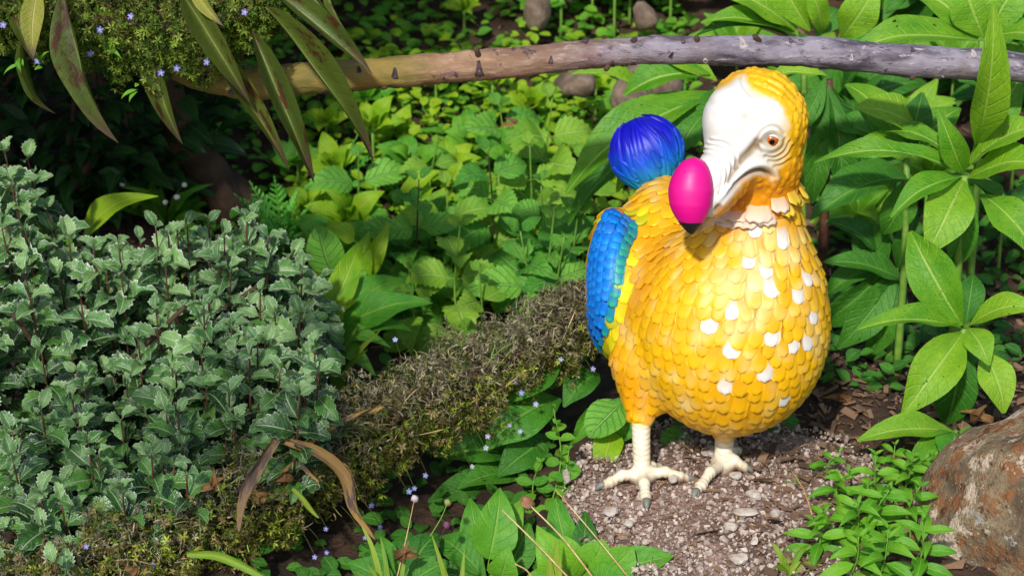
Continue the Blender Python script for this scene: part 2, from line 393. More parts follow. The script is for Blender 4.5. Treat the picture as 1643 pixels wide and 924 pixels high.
# ------------------------------------------------------------------ rocks and loose stones
def rock(name, label, px, py, Y, size, mat, seed, amp=.22, cat='rock', group=None, z=None, sub=ICO4):
    c = P(px, py, Y); v = lumpy(sub[0], amp, 1.3, seed)*np.array(size); v[:, 2] = np.maximum(v[:, 2], -size[2]*.8)
    o = solid(name, v+np.array(c), sub[1], mat); return tag(o, label, cat, group)
def boulder(label, px, py, Y, size, mat, seed):
    c = P(px, py, Y); v, f = ico(6); r = np.random.default_rng(seed); out = v.copy(); d = np.full(len(v), 9.0)
    for k in range(26):                                      # broken faces: the nearest of many cutting planes
        nn = r.normal(size=3); nn /= np.linalg.norm(nn); dd = r.uniform(.80, 1.0); t = dd/np.maximum(v @ nn, 1e-3); d = smin(d, np.where(v @ nn > .05, t, 9.0), .05)
    d = np.minimum(d, 1.15); d = d+.030*vnoise(v, 7, seed+1, 4)+.012*vnoise(v, 28, seed+2, 4)
    vo = np.full(len(v), 9.0)
    for p_ in v[r.choice(len(v), 500)]: vo = np.minimum(vo, np.linalg.norm(v-p_, axis=1))
    d -= .012*np.exp(-(vo/.03)**2)
    w_ = v*d[:, None]*np.array(size); ca, sa = math.cos(.86), math.sin(.86); w_ = np.stack([w_[:, 0]*ca-w_[:, 2]*sa, w_[:, 1], w_[:, 0]*sa+w_[:, 2]*ca], 1); o = solid('boulder', w_+np.array(c), f, mat); return tag(o, label, 'rock')
def boulder_mat():
    m = NT('lichen_boulder'); o = m.obj(); n1 = m.noise(o, 9, 6, .7); n2 = m.noise(o, 22, 6, .7); n3 = m.noise(o, 90, 4, .7); n4 = m.noise(o, 5.5, 5, .6)
    col = m.mix(m.ss(n1, .35, .65), lin('5a4a38'), lin('9c8868')); col = m.mix(m.ss(n2, .50, .58), col, lin('8a5c36')); col = m.mix(m.ss(m.noise(o, 34, 6, .75), .56, .62), col, lin('5f3a20')); n5 = m.noise(o, 9.5, 8, .8); col = m.mix(m.ss(n5, .55, .575), col, lin('cdb8a2')); col = m.mix(m.ss(m.noise(o, 13, 7, .75), .60, .63), col, lin('a8a49a'))
    col = m.mix(m.ss(n3, .60, .72, 0, .8), col, lin('b8b0a0')); col = m.mix(m.ss(n3, .40, .28, 0, .7), col, lin('3a332a'))
    m.p(Base_Color=col, Roughness=.92); m.bump(m.math('ADD', m.math('MULTIPLY', n2, .8), m.math('MULTIPLY', n3, .9)), 1.0, .012); return m.m

rock('bed_stone', 'upright tan stone behind the bird under the branch', 1010, 165, .95, (.042, .05, .06), M['bed_rock'], 2, sub=ICO2)
rock('bed_stone', 'angular tan stone partly behind the narrow leaf below the branch', 1050, 130, 1.15, (.06, .06, .055), M['bed_rock'], 3, sub=ICO2)
rock('bed_stone', 'low grey brown stone just under the branch', 925, 132, 1.25, (.05, .06, .035), M['bed_rock'], 9, sub=ICO2)
rock('bed_stone', 'dark stone in the leaves above the branch', 858, 22, 1.8, (.035, .05, .055), M['bed_rock'], 12, sub=ICO2)
rock('bed_stone', 'pinkish stone among leaves above the branch', 1032, 28, 1.7, (.035, .05, .045), M['bed_rock'], 14, sub=ICO2)
def pebble(label, px, py, r, sh, seed, name='pebble', mat='stone'):
    d = ray(px, py); p = CAM+d*((.072-CAM.z)/d.z); v = lumpy(ICO2[0], .25, 1.5, seed)*np.array(sh)*r
    o = solid(name, v+np.array((p.x, p.y, p.z+r*sh[2]*.5)), ICO2[1], M[mat], smooth=False); tag(o, label, 'pebble', 'loose stones on the plinth')
for a in [('white rounded pebble between the two bird feet', 1080, 772, .008, (1, 1, .9), 1), ('pale shard of stone lying flat like a tooth in front of the right leg', 1192, 824, .017, (1.1, .6, .35), 2),
          ('cream pebble pair nearest the plinth middle', 1172, 846, .010, (1, .8, .8), 3), ('pale grey stone chip right of the right leg', 1180, 765, .010, (1.1, .8, .6), 4),
          ('tan pebble right behind the tooth shaped shard', 1208, 796, .013, (.9, 1, .6), 5), ('small white pebble near the weeds at the plinth edge', 1211, 868, .007, (1, 1, .8), 6),
          ('pinkish pebble left of the left foot claw', 980, 824, .011, (1.1, 1, .7), 7), ('brown pebble in front of the left foot', 1008, 842, .008, (1, 1, .8), 8),
          ('cream stone behind the gap between both legs', 1138, 728, .013, (1, .9, .8), 9), ('white stone chip at the left rim of the plinth', 909, 768, .011, (.7, .9, 1.2), 10),
          ('rounded grey pink pebble at the lower plinth middle', 1188, 902, .013, (1.1, 1, .7), 11), ('orange brown pebble right of the tooth shaped shard', 1243, 826, .009, (1, 1, .8), 12)]: pebble(*a)

# ------------------------------------------------------------------ the bird statue (a blended solid, meshed, then carved)
def smin(a, b, k):
    h = np.clip(.5+.5*(b-a)/k, 0, 1); return b*(1-h)+a*h-k*h*(1-h)
def ell(p, c, r):
    q = (p-np.array(c, np.float32))/np.array(r, np.float32); k0 = np.sqrt((q*q).sum(-1))+1e-6
    q = q/np.array(r, np.float32); k1 = np.sqrt((q*q).sum(-1))+1e-6; return k0*(k0-1)/k1
def cone(p, a, b, ra, rb):
    a = np.array(a, np.float32); ba = np.array(b, np.float32)-a; pa = p-a
    t = np.clip((pa @ ba)/(ba @ ba), 0, 1); d = pa-t[..., None]*ba; return np.sqrt((d*d).sum(-1))-(ra+(rb-ra)*t)
def body_sdf(p):
    d = ell(p, P(1172, 523, -.02), (.165, .165, .187))
    d = smin(d, ell(p, P(1072, 482, .13), (.124, .185, .155)), .05)
    d = smin(d, ell(p, P(1076, 372, .19), (.082, .115, .095)), .06)
    d = smin(d, cone(p, P(1208, 440, -.03), P(1216, 290, -.03), .100, .064), .05)
    d = smin(d, cone(p, P(1036, 590, -.02), P(1029, 664, -.045), .060, .024), .035)
    d = smin(d, cone(p, P(1160, 640, .0), P(1163, 700, .005), .05, .022), .03)
    d = smin(d, ell(p, P(982, 450, .115), (.047, .12, .128)), .03)
    return head_sdf(p, d)
def head_sdf(p, d=None):
    if d is None: d = cone(p, P(1208, 440, -.03), P(1216, 290, -.03), .100, .064)
    d = smin(d, ell(p, P(1213, 196, -.035), (.083, .09, .087)), .03)
    d = smin(d, ell(p, P(1222, 258, -.035), (.060, .072, .052)), .03)
    d = smin(d, ell(p, P(1168, 196, -.083), (.040, .05, .055)), .025)
    d = smin(d, cone(p, P(1186, 246, -.085), P(1139, 308, -.142), .049, .041), .022)
    return d
def grad(f, p, e=4e-4):
    g = np.stack([f(p+np.eye(3, dtype=np.float32)[i]*e)-f(p-np.eye(3, dtype=np.float32)[i]*e) for i in range(3)], -1)
    return g/(np.linalg.norm(g, axis=-1, keepdims=True)+1e-9)
def snap(f, p, it=4):
    p = np.asarray(p, np.float32)
    for _ in range(it): p = p-grad(f, p)*f(p)[..., None]
    return p
def nets(f, lo, hi, h):
    ax = [np.arange(a, b+h, h, dtype=np.float32) for a, b in zip(lo, hi)]
    sh = [len(a) for a in ax]; V = np.empty(sh, np.float32)
    Y, Z = np.meshgrid(ax[1], ax[2], indexing='ij')
    for i, x in enumerate(ax[0]): V[i] = f(np.stack([np.full_like(Y, x), Y, Z], -1))
    S = V < 0; c = [s-1 for s in sh]; acc = np.zeros(c+[3], np.float32); cnt = np.zeros(c, np.float32)
    for a in range(3):
        o1, o2 = [k for k in range(3) if k != a]
        for u in (0, 1):
            for v in (0, 1):
                s0 = [None]*3; s0[a] = slice(0, c[a]); s0[o1] = slice(u, u+c[o1]); s0[o2] = slice(v, v+c[o2])
                s1 = list(s0); s1[a] = slice(1, c[a]+1); A, B = V[tuple(s0)], V[tuple(s1)]
                m = (A < 0) != (B < 0); t = np.where(m, A/(A-B+1e-12), 0); cnt += m
                acc[..., a] += t; acc[..., o1] += m*u; acc[..., o2] += m*v
    act = cnt > 0; idx = -np.ones(c, np.int64); ii = np.argwhere(act); idx[act] = np.arange(len(ii))
    verts = (ii+acc[act]/cnt[act][:, None])*h+np.array([a[0] for a in ax]); faces = []
    for a in range(3):
        o1, o2 = (a+1) % 3, (a+2) % 3; s0 = [slice(1, c[k]) for k in range(3)]; s0[a] = slice(0, c[a]); s1 = list(s0); s1[a] = slice(1, c[a]+1)
        A, B = S[tuple(s0)], S[tuple(s1)]
        e = np.argwhere(A != B); fl = A[tuple(e.T)]; off = np.array([1, 1, 1]); off[a] = 0; e = e+off
        q = []
        for du, dv in ((0, 0), (1, 0), (1, 1), (0, 1)):
            k = e.copy(); k[:, o1] -= du; k[:, o2] -= dv; q.append(idx[tuple(k.T)])
        q = np.stack(q, 1); q = np.where(fl[:, None], q, q[:, ::-1]); faces.append(q)
    F = np.concatenate(faces); F = F[(F >= 0).all(1)]
    return verts.astype(np.float32), F
def polyd(q, pl):                                            # distance of points q to a polyline
    d = np.full(len(q), 1e9); 
    for a, b in zip(pl[:-1], pl[1:]):
        a = np.array(a, float); ba = np.array(b, float)-a; t = np.clip(((q-a) @ ba)/(ba @ ba), 0, 1); d = np.minimum(d, np.linalg.norm(q-a-t[:, None]*ba, axis=1))
    return d
def inpoly(q, pl):                                           # signed distance, negative inside
    a = np.array(pl, float); b = np.roll(a, -1, 0); ins = np.zeros(len(q), bool)
    for (x1, y1), (x2, y2) in zip(a, b): ins ^= ((y1 > q[:, 1]) != (y2 > q[:, 1])) & (q[:, 0] < (x2-x1)*(q[:, 1]-y1)/(y2-y1+1e-12)+x1)
    d = polyd(q, list(map(tuple, a))+[tuple(a[0])]); return np.where(ins, -d, d)
def vnoise(p, fr, seed, oct=3):
    r = np.random.default_rng(seed); out = np.zeros(len(p))
    for o in range(oct):
        for k in range(6): out += np.sin(p @ (r.normal(size=3)*fr*1.9**o)+r.uniform(0, 6.3))/(1.7**o)
    return out/4.5
def sstep(x, a, b): t = np.clip((x-a)/(b-a), 0, 1); return t*t*(3-2*t)
def blend(a, b, f): return a*(1-f[:, None])+b*f[:, None]
U_ = random.uniform
YEL, ORA, CRE, WHI = (np.array(lin(h)) for h in ('f9be03', 'ea9602', 'f6e29a', 'e9e6df'))
BLU, DBLU, LIM, GRN = (np.array(lin(h)) for h in ('0a86e8', '0a4ccc', 'b4cc14', '2ca83c'))
AWAY = np.array(FW)
def coat(p):                                                 # yellow feather paint: dry-brushed cream breast with sun glare painted in, orange flank line
    q = topx(p); n = vnoise(p, 60, 4); n2 = vnoise(p, 18, 5); c = np.repeat(YEL[None], len(p), 0)
    c = blend(c, CRE, np.clip(np.exp(-(((q[:, 0]-1200)/72)**2+((q[:, 1]-455)/72)**2))*.65+.40*n-.08, 0, 1))
    c = blend(c, CRE, np.clip(np.exp(-(((q[:, 0]-1235)/60)**2+((q[:, 1]-385)/45)**2))*.6+.3*n, 0, .8))
    c = blend(c, ORA, np.clip(np.exp(-(polyd(q, [(1055, 400), (1020, 470), (1000, 500), (975, 545), (985, 590), (1020, 640)])/24)**2)*.6+.18*n2, 0, 1))
    c = blend(c, ORA, .14*sstep(q[:, 1], 580, 700)+.0*n)
    c = blend(c, ORA*.85, .75*np.exp(-(((q[:, 0]-1175)/28)**2+((q[:, 1]-368)/22)**2)))  # soft chin shadow painted onto the throat below the bill
    return c
def build_bird():
    feet = Vector((P(1100, 770, -.03).x, -.03, .066))
    root = thing('bird_statue', 'big painted yellow dodo statue with white face, magenta beak, blue wing and tail', 'statue', feet)
    cut = P(1214, 334, -.04).z; H_ = .0033
    v, f = nets(body_sdf, (P(925, 500, .1).x, -.24, .11), (P(1350, 500, 0).x, .40, cut), H_)
    v = snap(body_sdf, v, 2); n = grad(body_sdf, v)
    c = coat(v); c = blend(c, ORA*.8, np.full(len(v), .45))
    v2 = v + n*(-.0012+.0010*vnoise(v, 90, 3))[:, None]
    body = solid('body', v2, f, M['paint'], root, col=c)
    # ---- head, carved
    lo = (P(1072, 300, -.2).x, -.27, cut+.0005); hi = (P(1310, 300, -.05).x, .08, P(1210, 85, -.06).z)
    v, f = nets(head_sdf, lo, hi, .0017); v = snap(head_sdf, v, 2); n = grad(head_sdf, v); q = topx(v)
    face = (n @ AWAY) < .25; dsp = np.zeros(len(v))
    def groove(pl, wd, dp):
        nonlocal dsp
        d = polyd(q, pl); dsp = dsp-np.where(face, dp*np.exp(-(d/wd)**2), 0)
    S = lambda pl, k=24: [tuple(a[:2]) for a in spline([(x, y, 0) for x, y in pl], k)]
    mouth = S([(1150, 338), (1163, 318), (1178, 298), (1194, 283), (1209, 275), (1224, 274), (1238, 283)])
    groove(mouth, 4.6, .0058); groove(S([(1158, 326), (1174, 296), (1192, 276), (1209, 266), (1226, 264), (1241, 272), (1246, 286)]), 6, -.0055)
    groove(S([(1214, 226), (1222, 212), (1235, 203), (1248, 204), (1258, 214)]), 2.8, .0016)                # above the upper lid
    groove(S([(1217, 226), (1225, 214), (1236, 208), (1247, 211), (1253, 222)]), 2.8, -.0016)                # upper lid
    groove(S([(1218, 230), (1228, 238), (1240, 239), (1251, 232), (1254, 224)]), 2.8, -.0018)                # lower lid
    groove(S([(1216, 236), (1228, 246), (1243, 246), (1256, 237), (1260, 224)]), 2.4, .0022); groove([(1146, 308), (1149, 303), (1153, 297)], 1.6, .0022)
    for k, a in enumerate(([(1228, 251), (1243, 253), (1258, 244), (1266, 228)], [(1233, 259), (1248, 259), (1263, 250), (1272, 234)], [(1240, 267), (1254, 265), (1268, 256)])):
        groove(S(a), 2.6, .0024-.0004*k); groove(S([(x-1, y-4.2) for x, y in a]), 2.4, -.0016)
    groove(S([(1216, 230), (1204, 243), (1190, 256), (1180, 272), (1172, 290)]), 7, .0052)                  # crease from the eye to the bill
    for k, a in enumerate(([(1122, 246), (1140, 250), (1153, 262), (1159, 284), (1154, 312)], [(1128, 240), (1148, 244), (1161, 258), (1167, 280), (1160, 310)],
              [(1133, 233), (1156, 238), (1170, 254), (1175, 276), (1167, 302)], [(1138, 226), (1164, 231), (1179, 248), (1183, 268)])): groove(S(a), 2.3, .0026); groove(S([(x+4, y-4) for x, y in a]), 2.6, -.0014)
    groove(S([(1187, 124), (1192, 136), (1199, 146), (1206, 154)]), 2.0, .0032)
    groove(S([(1140, 164), (1172, 172), (1198, 184)]), 7, .0016); groove(S([(1145, 186), (1180, 184), (1210, 194)]), 6, .0013)
    for a in ([(1205, 120), (1232, 127), (1252, 138), (1272, 158)], [(1212, 131), (1236, 140), (1256, 153)], [(1240, 118), (1262, 133), (1278, 152)]): groove(S(a), 1.8, -.0018); groove([(x, y+4) for x, y in S(a)], 2.0, .0018)
    # eye socket
    de = np.hypot((q[:, 0]-1237)/14, (q[:, 1]-223)/9); dsp -= np.where(face, .0028*np.exp(-de**4), 0)
    # plumage relief behind the face, throat strands
    mask_w = [(1128, 168), (1136, 155), (1150, 146), (1168, 139), (1186, 126), (1193, 124), (1203, 145), (1220, 152), (1240, 160), (1256, 176), (1262, 200), (1262, 226), (1262, 246), (1250, 262), (1246, 280), (1238, 286), (1222, 278), (1206, 280), (1190, 292), (1170, 318), (1140, 350), (1090, 372), (1060, 330), (1090, 240), (1110, 200)]
    dm = inpoly(q, mask_w)+vnoise(v, 120, 8)*(1.2+2.8*sstep(q[:, 0], 1190, 1240))
    cell = np.full(len(v), 9.0); pts = v[RNG.choice(len(v), 520, replace=False)]
    for p_ in pts: cell = np.minimum(cell, np.linalg.norm((v-p_)*[1, 1, .8], axis=1))
    pl = sstep(dm, 3, 14)+(~face)*1.0; pl = np.clip(pl, 0, 1)
    dsp += pl*(.0022*(1-sstep(cell, .002, .0075))) + pl*.0006*vnoise(v, 200, 2)
    v2 = v+n*dsp[:, None]
    c = coat(v); up = sstep(v[:, 2], cut+.05, cut+.14); c = blend(np.repeat((ORA*.92)[None], len(v), 0), np.repeat(YEL[None], len(v), 0), up)
    c = blend(c, ORA*.8, np.clip(.4*vnoise(v, 40, 6)+.25*sstep(q[:, 0], 1255, 1295)*sstep(q[:, 1], 150, 240), 0, .6))
    wf = (1-sstep(dm, -5, 8))*np.where(face, 1, sstep(-v[:, 1], .10, .14)); c = blend(c, WHI, wf)
    c = blend(c, YEL*.55+CRE*.4, wf*.85*sstep(q[:, 0]+.30*(q[:, 1]-200)+6*vnoise(v, 60, 9), 1236, 1284)); c = blend(c, np.array(lin('c09a48')), .35*wf*np.exp(-(((q[:, 0]-1246)/24)**2+((q[:, 1]-246)/24)**2))); c = blend(c, YEL, .55*np.exp(-(((q[:, 0]-1222)/22)**2+((q[:, 1]-148)/12)**2))*face)
    near_eye = np.exp(-(((q[:, 0]-1240)/34)**2+((q[:, 1]-232)/32)**2)**2)
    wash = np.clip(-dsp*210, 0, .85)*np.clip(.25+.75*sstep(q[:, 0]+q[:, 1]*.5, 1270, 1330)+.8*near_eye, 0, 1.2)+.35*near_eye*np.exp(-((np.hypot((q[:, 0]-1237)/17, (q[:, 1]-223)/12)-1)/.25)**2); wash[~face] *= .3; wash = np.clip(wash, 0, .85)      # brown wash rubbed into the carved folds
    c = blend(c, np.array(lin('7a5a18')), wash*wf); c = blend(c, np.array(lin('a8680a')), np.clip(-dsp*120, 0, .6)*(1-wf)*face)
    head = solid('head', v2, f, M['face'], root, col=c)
    # eyes: the seen one and its twin on the far cheek
    ctr = snap(head_sdf, np.array([P(1237, 223, -.11)[:]]), 8)[0]
    for s in (1, -1):
        nn = grad(head_sdf, ctr[None])[0]; e = ctr.copy()
        if s < 0:
            e = snap(head_sdf, np.array([(P(1128, 215, -.04).x, ctr[1]+.055, ctr[2]+.004)]), 8)[0]; nn = grad(head_sdf, e[None])[0]
        N = Vector(nn); look = (N+Vector((-.25, -.35, 0))).normalized(); r = .0134; vs, fs, cs = [], [], []
        A = (Vector((0, 0, 1))-look*look.z).normalized(); A = Matrix.Rotation(math.radians(-16)*s, 3, look) @ A; B = look.cross(A); NR, NS = 22, 28
        for i in range(NR+1):
            th = math.pi*i/NR
            for k in range(NS):
                an = 6.2832*k/NS; d_ = look*math.cos(th)+(A*math.cos(an)+B*math.sin(an))*math.sin(th); vs.append(tuple(Vector(e)-N*.0117+d_*r*Vector((1, 1, .92)).length/1.68))
                g = th/math.pi; st = .85+.25*math.sin(an*9)
                cc = lin('120804') if g < .105 else (tuple(x*st for x in lin('c8660c')) if g < .23 else (lin('e09a20') if g < .265 else (lin('2a1608') if g < .30 else lin('e8dcc0'))))
                cs.append(cc)
        for i in range(NR): fs += [(i*NS+k, i*NS+(k+1) % NS, (i+1)*NS+(k+1) % NS, (i+1)*NS+k) for k in range(NS)]
        solid('eye', vs, [tuple(reversed(x)) for x in fs], M['eye'], head, col=cs)
        ce = Vector(e)-N*.0117; rl = r*Vector((1, 1, .92)).length/1.68*1.07
        for up_, top_ in ((1, .60), (-1, .46)):
            vs, fs = [], []
            for i in range(17):
                u = -1.25+2.5*i/16; ap = top_*max(0, 1-(u/1.15)**2)
                for j in range(7):
                    la = ap+(1.35-ap)*j/6; d_ = look*math.cos(la)*math.cos(u)+B*math.cos(la)*math.sin(u)+A*up_*math.sin(la); vs.append(tuple(ce+d_*rl*(1-.05*(j == 0))))
                if i: fs += [((i-1)*7+j, (i-1)*7+j+1, i*7+j+1, i*7+j) for j in range(6)]
            if up_ < 0: fs = [tuple(reversed(x)) for x in fs]
            solid('eyelid', vs, fs, M['face'], head, col=[tuple(np.array(lin('6a4a1a')) if (i_ % 7) == 0 else WHI*.9) for i_ in range(len(vs))])
    # bill sheath and the dark hooked point
    a, b = P(1116, 252, -.168), P(1108, 377, -.200); ax = (b-a); L = ax.length; ax.normalize(); sx = Vector((1, 0, 0)); sx = (sx-ax*sx.dot(ax)).normalized(); sy = ax.cross(sx)
    prof = [(0, .0), (.02, 9), (.06, 17), (.12, 23), (.2, 28), (.3, 32), (.42, 34.5), (.50, 34), (.62, 32), (.72, 27.5), (.80, 22), (.87, 16), (.93, 9.5), (.975, 4.5), (1, 0)]
    def sheath(name, t0, t1, colr, grow=0.0):
        vs, fs, cs = [], [], []; ts = np.linspace(t0, t1, 30); NS = 36
        for t in ts:
            r = np.interp(t, [x for x, _ in prof], [y for _, y in prof])*.00103+grow
            for k in range(NS):
                an = 6.2832*k/NS; x, y = math.cos(an), math.sin(an)
                p = a+ax*(L*t)+sx*(x*r-.004*math.sin(math.pi*t)+(t-.5)*.002)+sy*(y*r*.92); vs.append(tuple(p)); cs.append(colr)
        for i in range(len(ts)-1): fs += [(i*NS+k, i*NS+(k+1) % NS, (i+1)*NS+(k+1) % NS, (i+1)*NS+k) for k in range(NS)]
        fs += [tuple(reversed(range(NS))), tuple(range((len(ts)-1)*NS, len(ts)*NS))]
        solid(name, vs, fs, M['gloss'], head, col=cs)
    sheath('bill_sheath', 0.0, .855, lin('e00086')); sheath('bill_point', .842, 1.0, lin('1c1418'), .0006)
    vs, fs, _ = tube(spline([P(1158, 322, -.125), P(1142, 346, -.145), P(1122, 373, -.172)], 10), [.012, .010, .008, .003], 14); solid('lower_bill', vs, fs, M['face'], head, col=np.repeat(np.array([lin('d8b070')]), len(vs), 0))
    # ---- ruff of lobed feathers round the neck
    nc = P(1215, 322, -.035)
    for row in range(2):
        for k in range(13):
            an = 6.2832*(k+.5*row)/13+random.uniform(-.08, .08); dr = np.array([math.cos(an), math.sin(an), 0]); z = nc.z-.004+.017*math.cos(an)+.010*row
            p0 = snap(head_sdf, np.array([np.array((nc.x, nc.y, z+.012))+dr*.075]), 8)[0]; n0 = grad(head_sdf, p0[None])[0]
            right = max(0, math.cos(an)); wd = .041*random.uniform(.85, 1.15)*(1-.40*right); ln = .031*random.uniform(.85, 1.2); out = n0*.40+np.array([0, 0, -1.0])*.95+dr*.25; out /= np.linalg.norm(out)
            sd = np.cross(out, n0); sd /= np.linalg.norm(sd); vs, fs, cs = [], [], []; NU, NV = 12, 7
            pinkish = np.array(lin('ecd4c0')) if right < .55 else np.array(lin('e8c83a')); pinkish = pinkish*random.uniform(.85, 1.05)
            for side in (0, 1):
                for j in range(NV):
                    t = j/(NV-1)
                    for i in range(NU):
                        u = i/(NU-1)*2-1; wv = math.sqrt(max(0, 1-(u*.97)**2))**.35; e = (.66+.34*wv-.13*abs(math.sin(u*4.7+(k % 3)*.5)))
                        pt = p0-n0*.004+out*(ln*t*e)+sd*(u*wd*.5*(.55+.45*t**.6))+n0*(.0012*math.sin(u*5+k)*t+.006*t*(1-u*u)-side*.0022)
                        vs.append(tuple(pt)); cs.append(tuple(pinkish*(.35+.65*t)+(ORA*.95)*(.65-.65*t)))
            q_ = NU*NV
            for j in range(NV-1):
                for i in range(NU-1): o_ = j*NU+i; fs += [(o_, o_+1, o_+NU+1, o_+NU), (q_+o_, q_+o_+NU, q_+o_+NU+1, q_+o_+1)]
            rim = [i for i in range(NU)]+[j*NU+NU-1 for j in range(1, NV)]+[(NV-1)*NU+i for i in range(NU-2, -1, -1)]+[j*NU for j in range(NV-2, 0, -1)]
            fs += [(rim[i], rim[i-1], q_+rim[i-1], q_+rim[i]) for i in range(len(rim))]
            solid('ruff_feather', vs, fs, M['paint'], root, col=cs)
    # ---- feathers: overlapping plates laid over the body
    SV = (0, .3, .55, .72, .86, .95, 1.0)
    def plates(p, t, W, L, lift, NV=7, NU=7, square=.0):
        n_ = grad(body_sdf, p); t = t-n_*(t*n_).sum(1, keepdims=True); t /= np.linalg.norm(t, axis=1, keepdims=True)+1e-9; b = np.cross(n_, t); out = []
        W = np.broadcast_to(W, (len(p),)); L = np.broadcast_to(L, (len(p),))
        for j in range(NV):
            s = SV[j]; s0 = .60+.25*square
            hw = 1.0 if s < s0 else math.sqrt(max(0, 1-((s-s0)/(1.005-s0))**2.2))
            for i in range(NU):
                u = i/(NU-1)*2-1
                x = p+t*((s-.6)*L)[:, None]+b*(u*hw*.5*W)[:, None]
                x = snap(body_sdf, x, 2); h = lift*(-.55+1.75*s**1.2)+.0024*(1-u*u)*(.4+.6*s)-.0004*(abs(u) < .1)
                if j in (NV-1,) or abs(u) == 1: h = h-.0010
                out.append(x+grad(body_sdf, x)*h if False else x+n_*h)
        out = np.stack(out, 1); rim = [(NV-1)*NU+i for i in range(NU)]
        rim = [j*NU for j in range(1, NV-1)]+[(NV-1)*NU+i for i in range(NU)]+[j*NU+NU-1 for j in range(NV-2, 0, -1)]
        sk = out[:, rim]-n_[:, None]*(lift*1.3+.003); V = np.concatenate([out, sk], 1)
        F = [(j*NU+i, j*NU+i+1, (j+1)*NU+i+1, (j+1)*NU+i) for j in range(NV-1) for i in range(NU-1)]; F = [tuple(reversed(q)) for q in F]
        q0 = NU*NV; F += [(rim[k], rim[k+1], q0+k+1, q0+k) for k in range(len(rim)-1)]
        return V, F, n_
    def meet(px, py):
        d = ray(px, py); ts = np.linspace(3.0, 4.2, 500); q_ = np.array(CAM)+ts[:, None]*np.array(d); f_ = body_sdf(q_.astype(np.float32)); h_ = np.argmax(f_ < 0) if (f_ < 0).any() else f_.argmin()
        return Vector(snap(body_sdf, q_[h_][None], 8)[0])
    wing_spine = spline([meet(997, 348), meet(984, 376), meet(973, 415), meet(969, 460), meet(963, 515), meet(956, 560)], 40)
    def wing_d(p): return np.min(np.stack([np.linalg.norm(p-np.array(s_[:]), axis=1) for s_ in wing_spine]), 0)
    cen = np.array(P(1160, 500, .03)[:]); pts, flow = [], []
    r_prev = 0; th = .30; row = 0
    while th < math.pi-.12:
        phis = np.linspace(0, 6.2832, 240, endpoint=False); d_ = np.stack([np.sin(th)*np.cos(phis), np.sin(th)*np.sin(phis), np.full(240, np.cos(th))], 1).astype(np.float32)
        tt = np.full(240, .02); 
        for _ in range(40): tt = tt-body_sdf(cen+d_*tt[:, None]).clip(-.08, .08)*.8
        ring = cen+d_*tt[:, None]; seg = np.linalg.norm(np.roll(ring, -1, 0)-ring, axis=1); cum = np.concatenate([[0], np.cumsum(seg)]); tot = cum[-1]; k = max(4, int(tot/.0262))
        s_ = (np.arange(k)+.5*(row % 2)+RNG.uniform(-.1, .1, k)) % k/k*tot; ix = np.clip(np.searchsorted(cum, s_)-1, 0, 239)
        g = np.array([0, .0, -1.0]); pts.append(ring[ix]+RNG.normal(0, .0019, (k, 3))); th += .0195/np.median(tt); row += 1
    p = snap(body_sdf, np.concatenate(pts), 4); n_ = grad(body_sdf, p); q = topx(p)
    ok = (p[:, 2] < cut-.004) & (p[:, 2] > .150) & (wing_d(p) > .024) & ~((q[:, 0] < 968) & (q[:, 1] > 352) & (q[:, 1] < 540) & (p[:, 1] < .17)) & (np.abs(body_sdf(p)) < .002)
    p, n_, q = p[ok], n_[ok], q[ok]; keep = []
    for i in RNG.permutation(len(p)):                         # drop crowded ones
        if all(np.linalg.norm(p[i]-p[j]) > .0165 for j in keep): keep.append(i)
    keep = np.array(keep); p, n_, q = p[keep], n_[keep], q[keep]
    t = np.zeros_like(p); t[:, 2] = -1; t[:, 1] = .25*np.clip(-n_[:, 2], 0, 1)*4; t[:, 0] = -.10+RNG.normal(0, .22, len(p))
    size = np.where(q[:, 1] < 440, .85, 1.0)*np.where(q[:, 1] > 590, 1.06, 1.0)*RNG.uniform(.88, 1.12, len(p))
    V, F, n_ = plates(p, t, .0315*size, .0365*size*np.where(q[:, 1] < 420, 1.12, 1), .0020)
    N = len(p); VC = V.shape[1]; c = coat(V.reshape(-1, 3)).reshape(N, VC, 3); c *= RNG.uniform(.88, 1.06, (N, 1, 1)); c = c*(1-(rr_ := RNG.random((N, 1, 1))**3*.22))+ORA*rr_
    wd_ = wing_d(p); lime = (wd_ < .047) & (q[:, 0] < 1035)
    c = np.where(lime[:, None, None], c*.25+(LIM*np.where(wd_ < .039, .9, 1.0)[:, None]+YEL*np.where(wd_ < .039, .0, .35)[:, None])[:, None]*.75, c)
    front = (n_ @ AWAY < -.12)
    for wx, wy in ((1183, 500), (1142, 519), (1232, 533), (1186, 563), (1238, 468), (1298, 500), (1157, 625), (1260, 388), (1272, 552), (1302, 440), (1215, 385), (1237, 596), (1252, 636), (1292, 545), (1287, 470), (1210, 432), (1240, 432)):
        d_ = np.hypot(q[:, 0]-wx, q[:, 1]-wy)+(~front)*1e4; i = d_.argmin(); wv_ = np.full(VC, .35); wv_[[a_*7+b_ for a_ in range(1, 6) for b_ in range(1, 6)]] = .97; wv_ = (wv_*(1+.0*wv_))[:, None]; c[i] = c[i]*(1-wv_)+WHI*wv_
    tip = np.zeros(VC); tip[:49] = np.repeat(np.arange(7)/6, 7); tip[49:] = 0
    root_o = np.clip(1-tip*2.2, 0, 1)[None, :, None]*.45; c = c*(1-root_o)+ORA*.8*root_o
    vis = np.argsort(np.where(n_ @ AWAY < .12, 0, 1)*1e4+np.hypot(q[:, 0]-1160, (q[:, 1]-500)))[:300]; vs_ = set(vis.tolist())
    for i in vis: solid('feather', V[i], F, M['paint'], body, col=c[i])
    rest = [i for i in range(N) if i not in vs_]
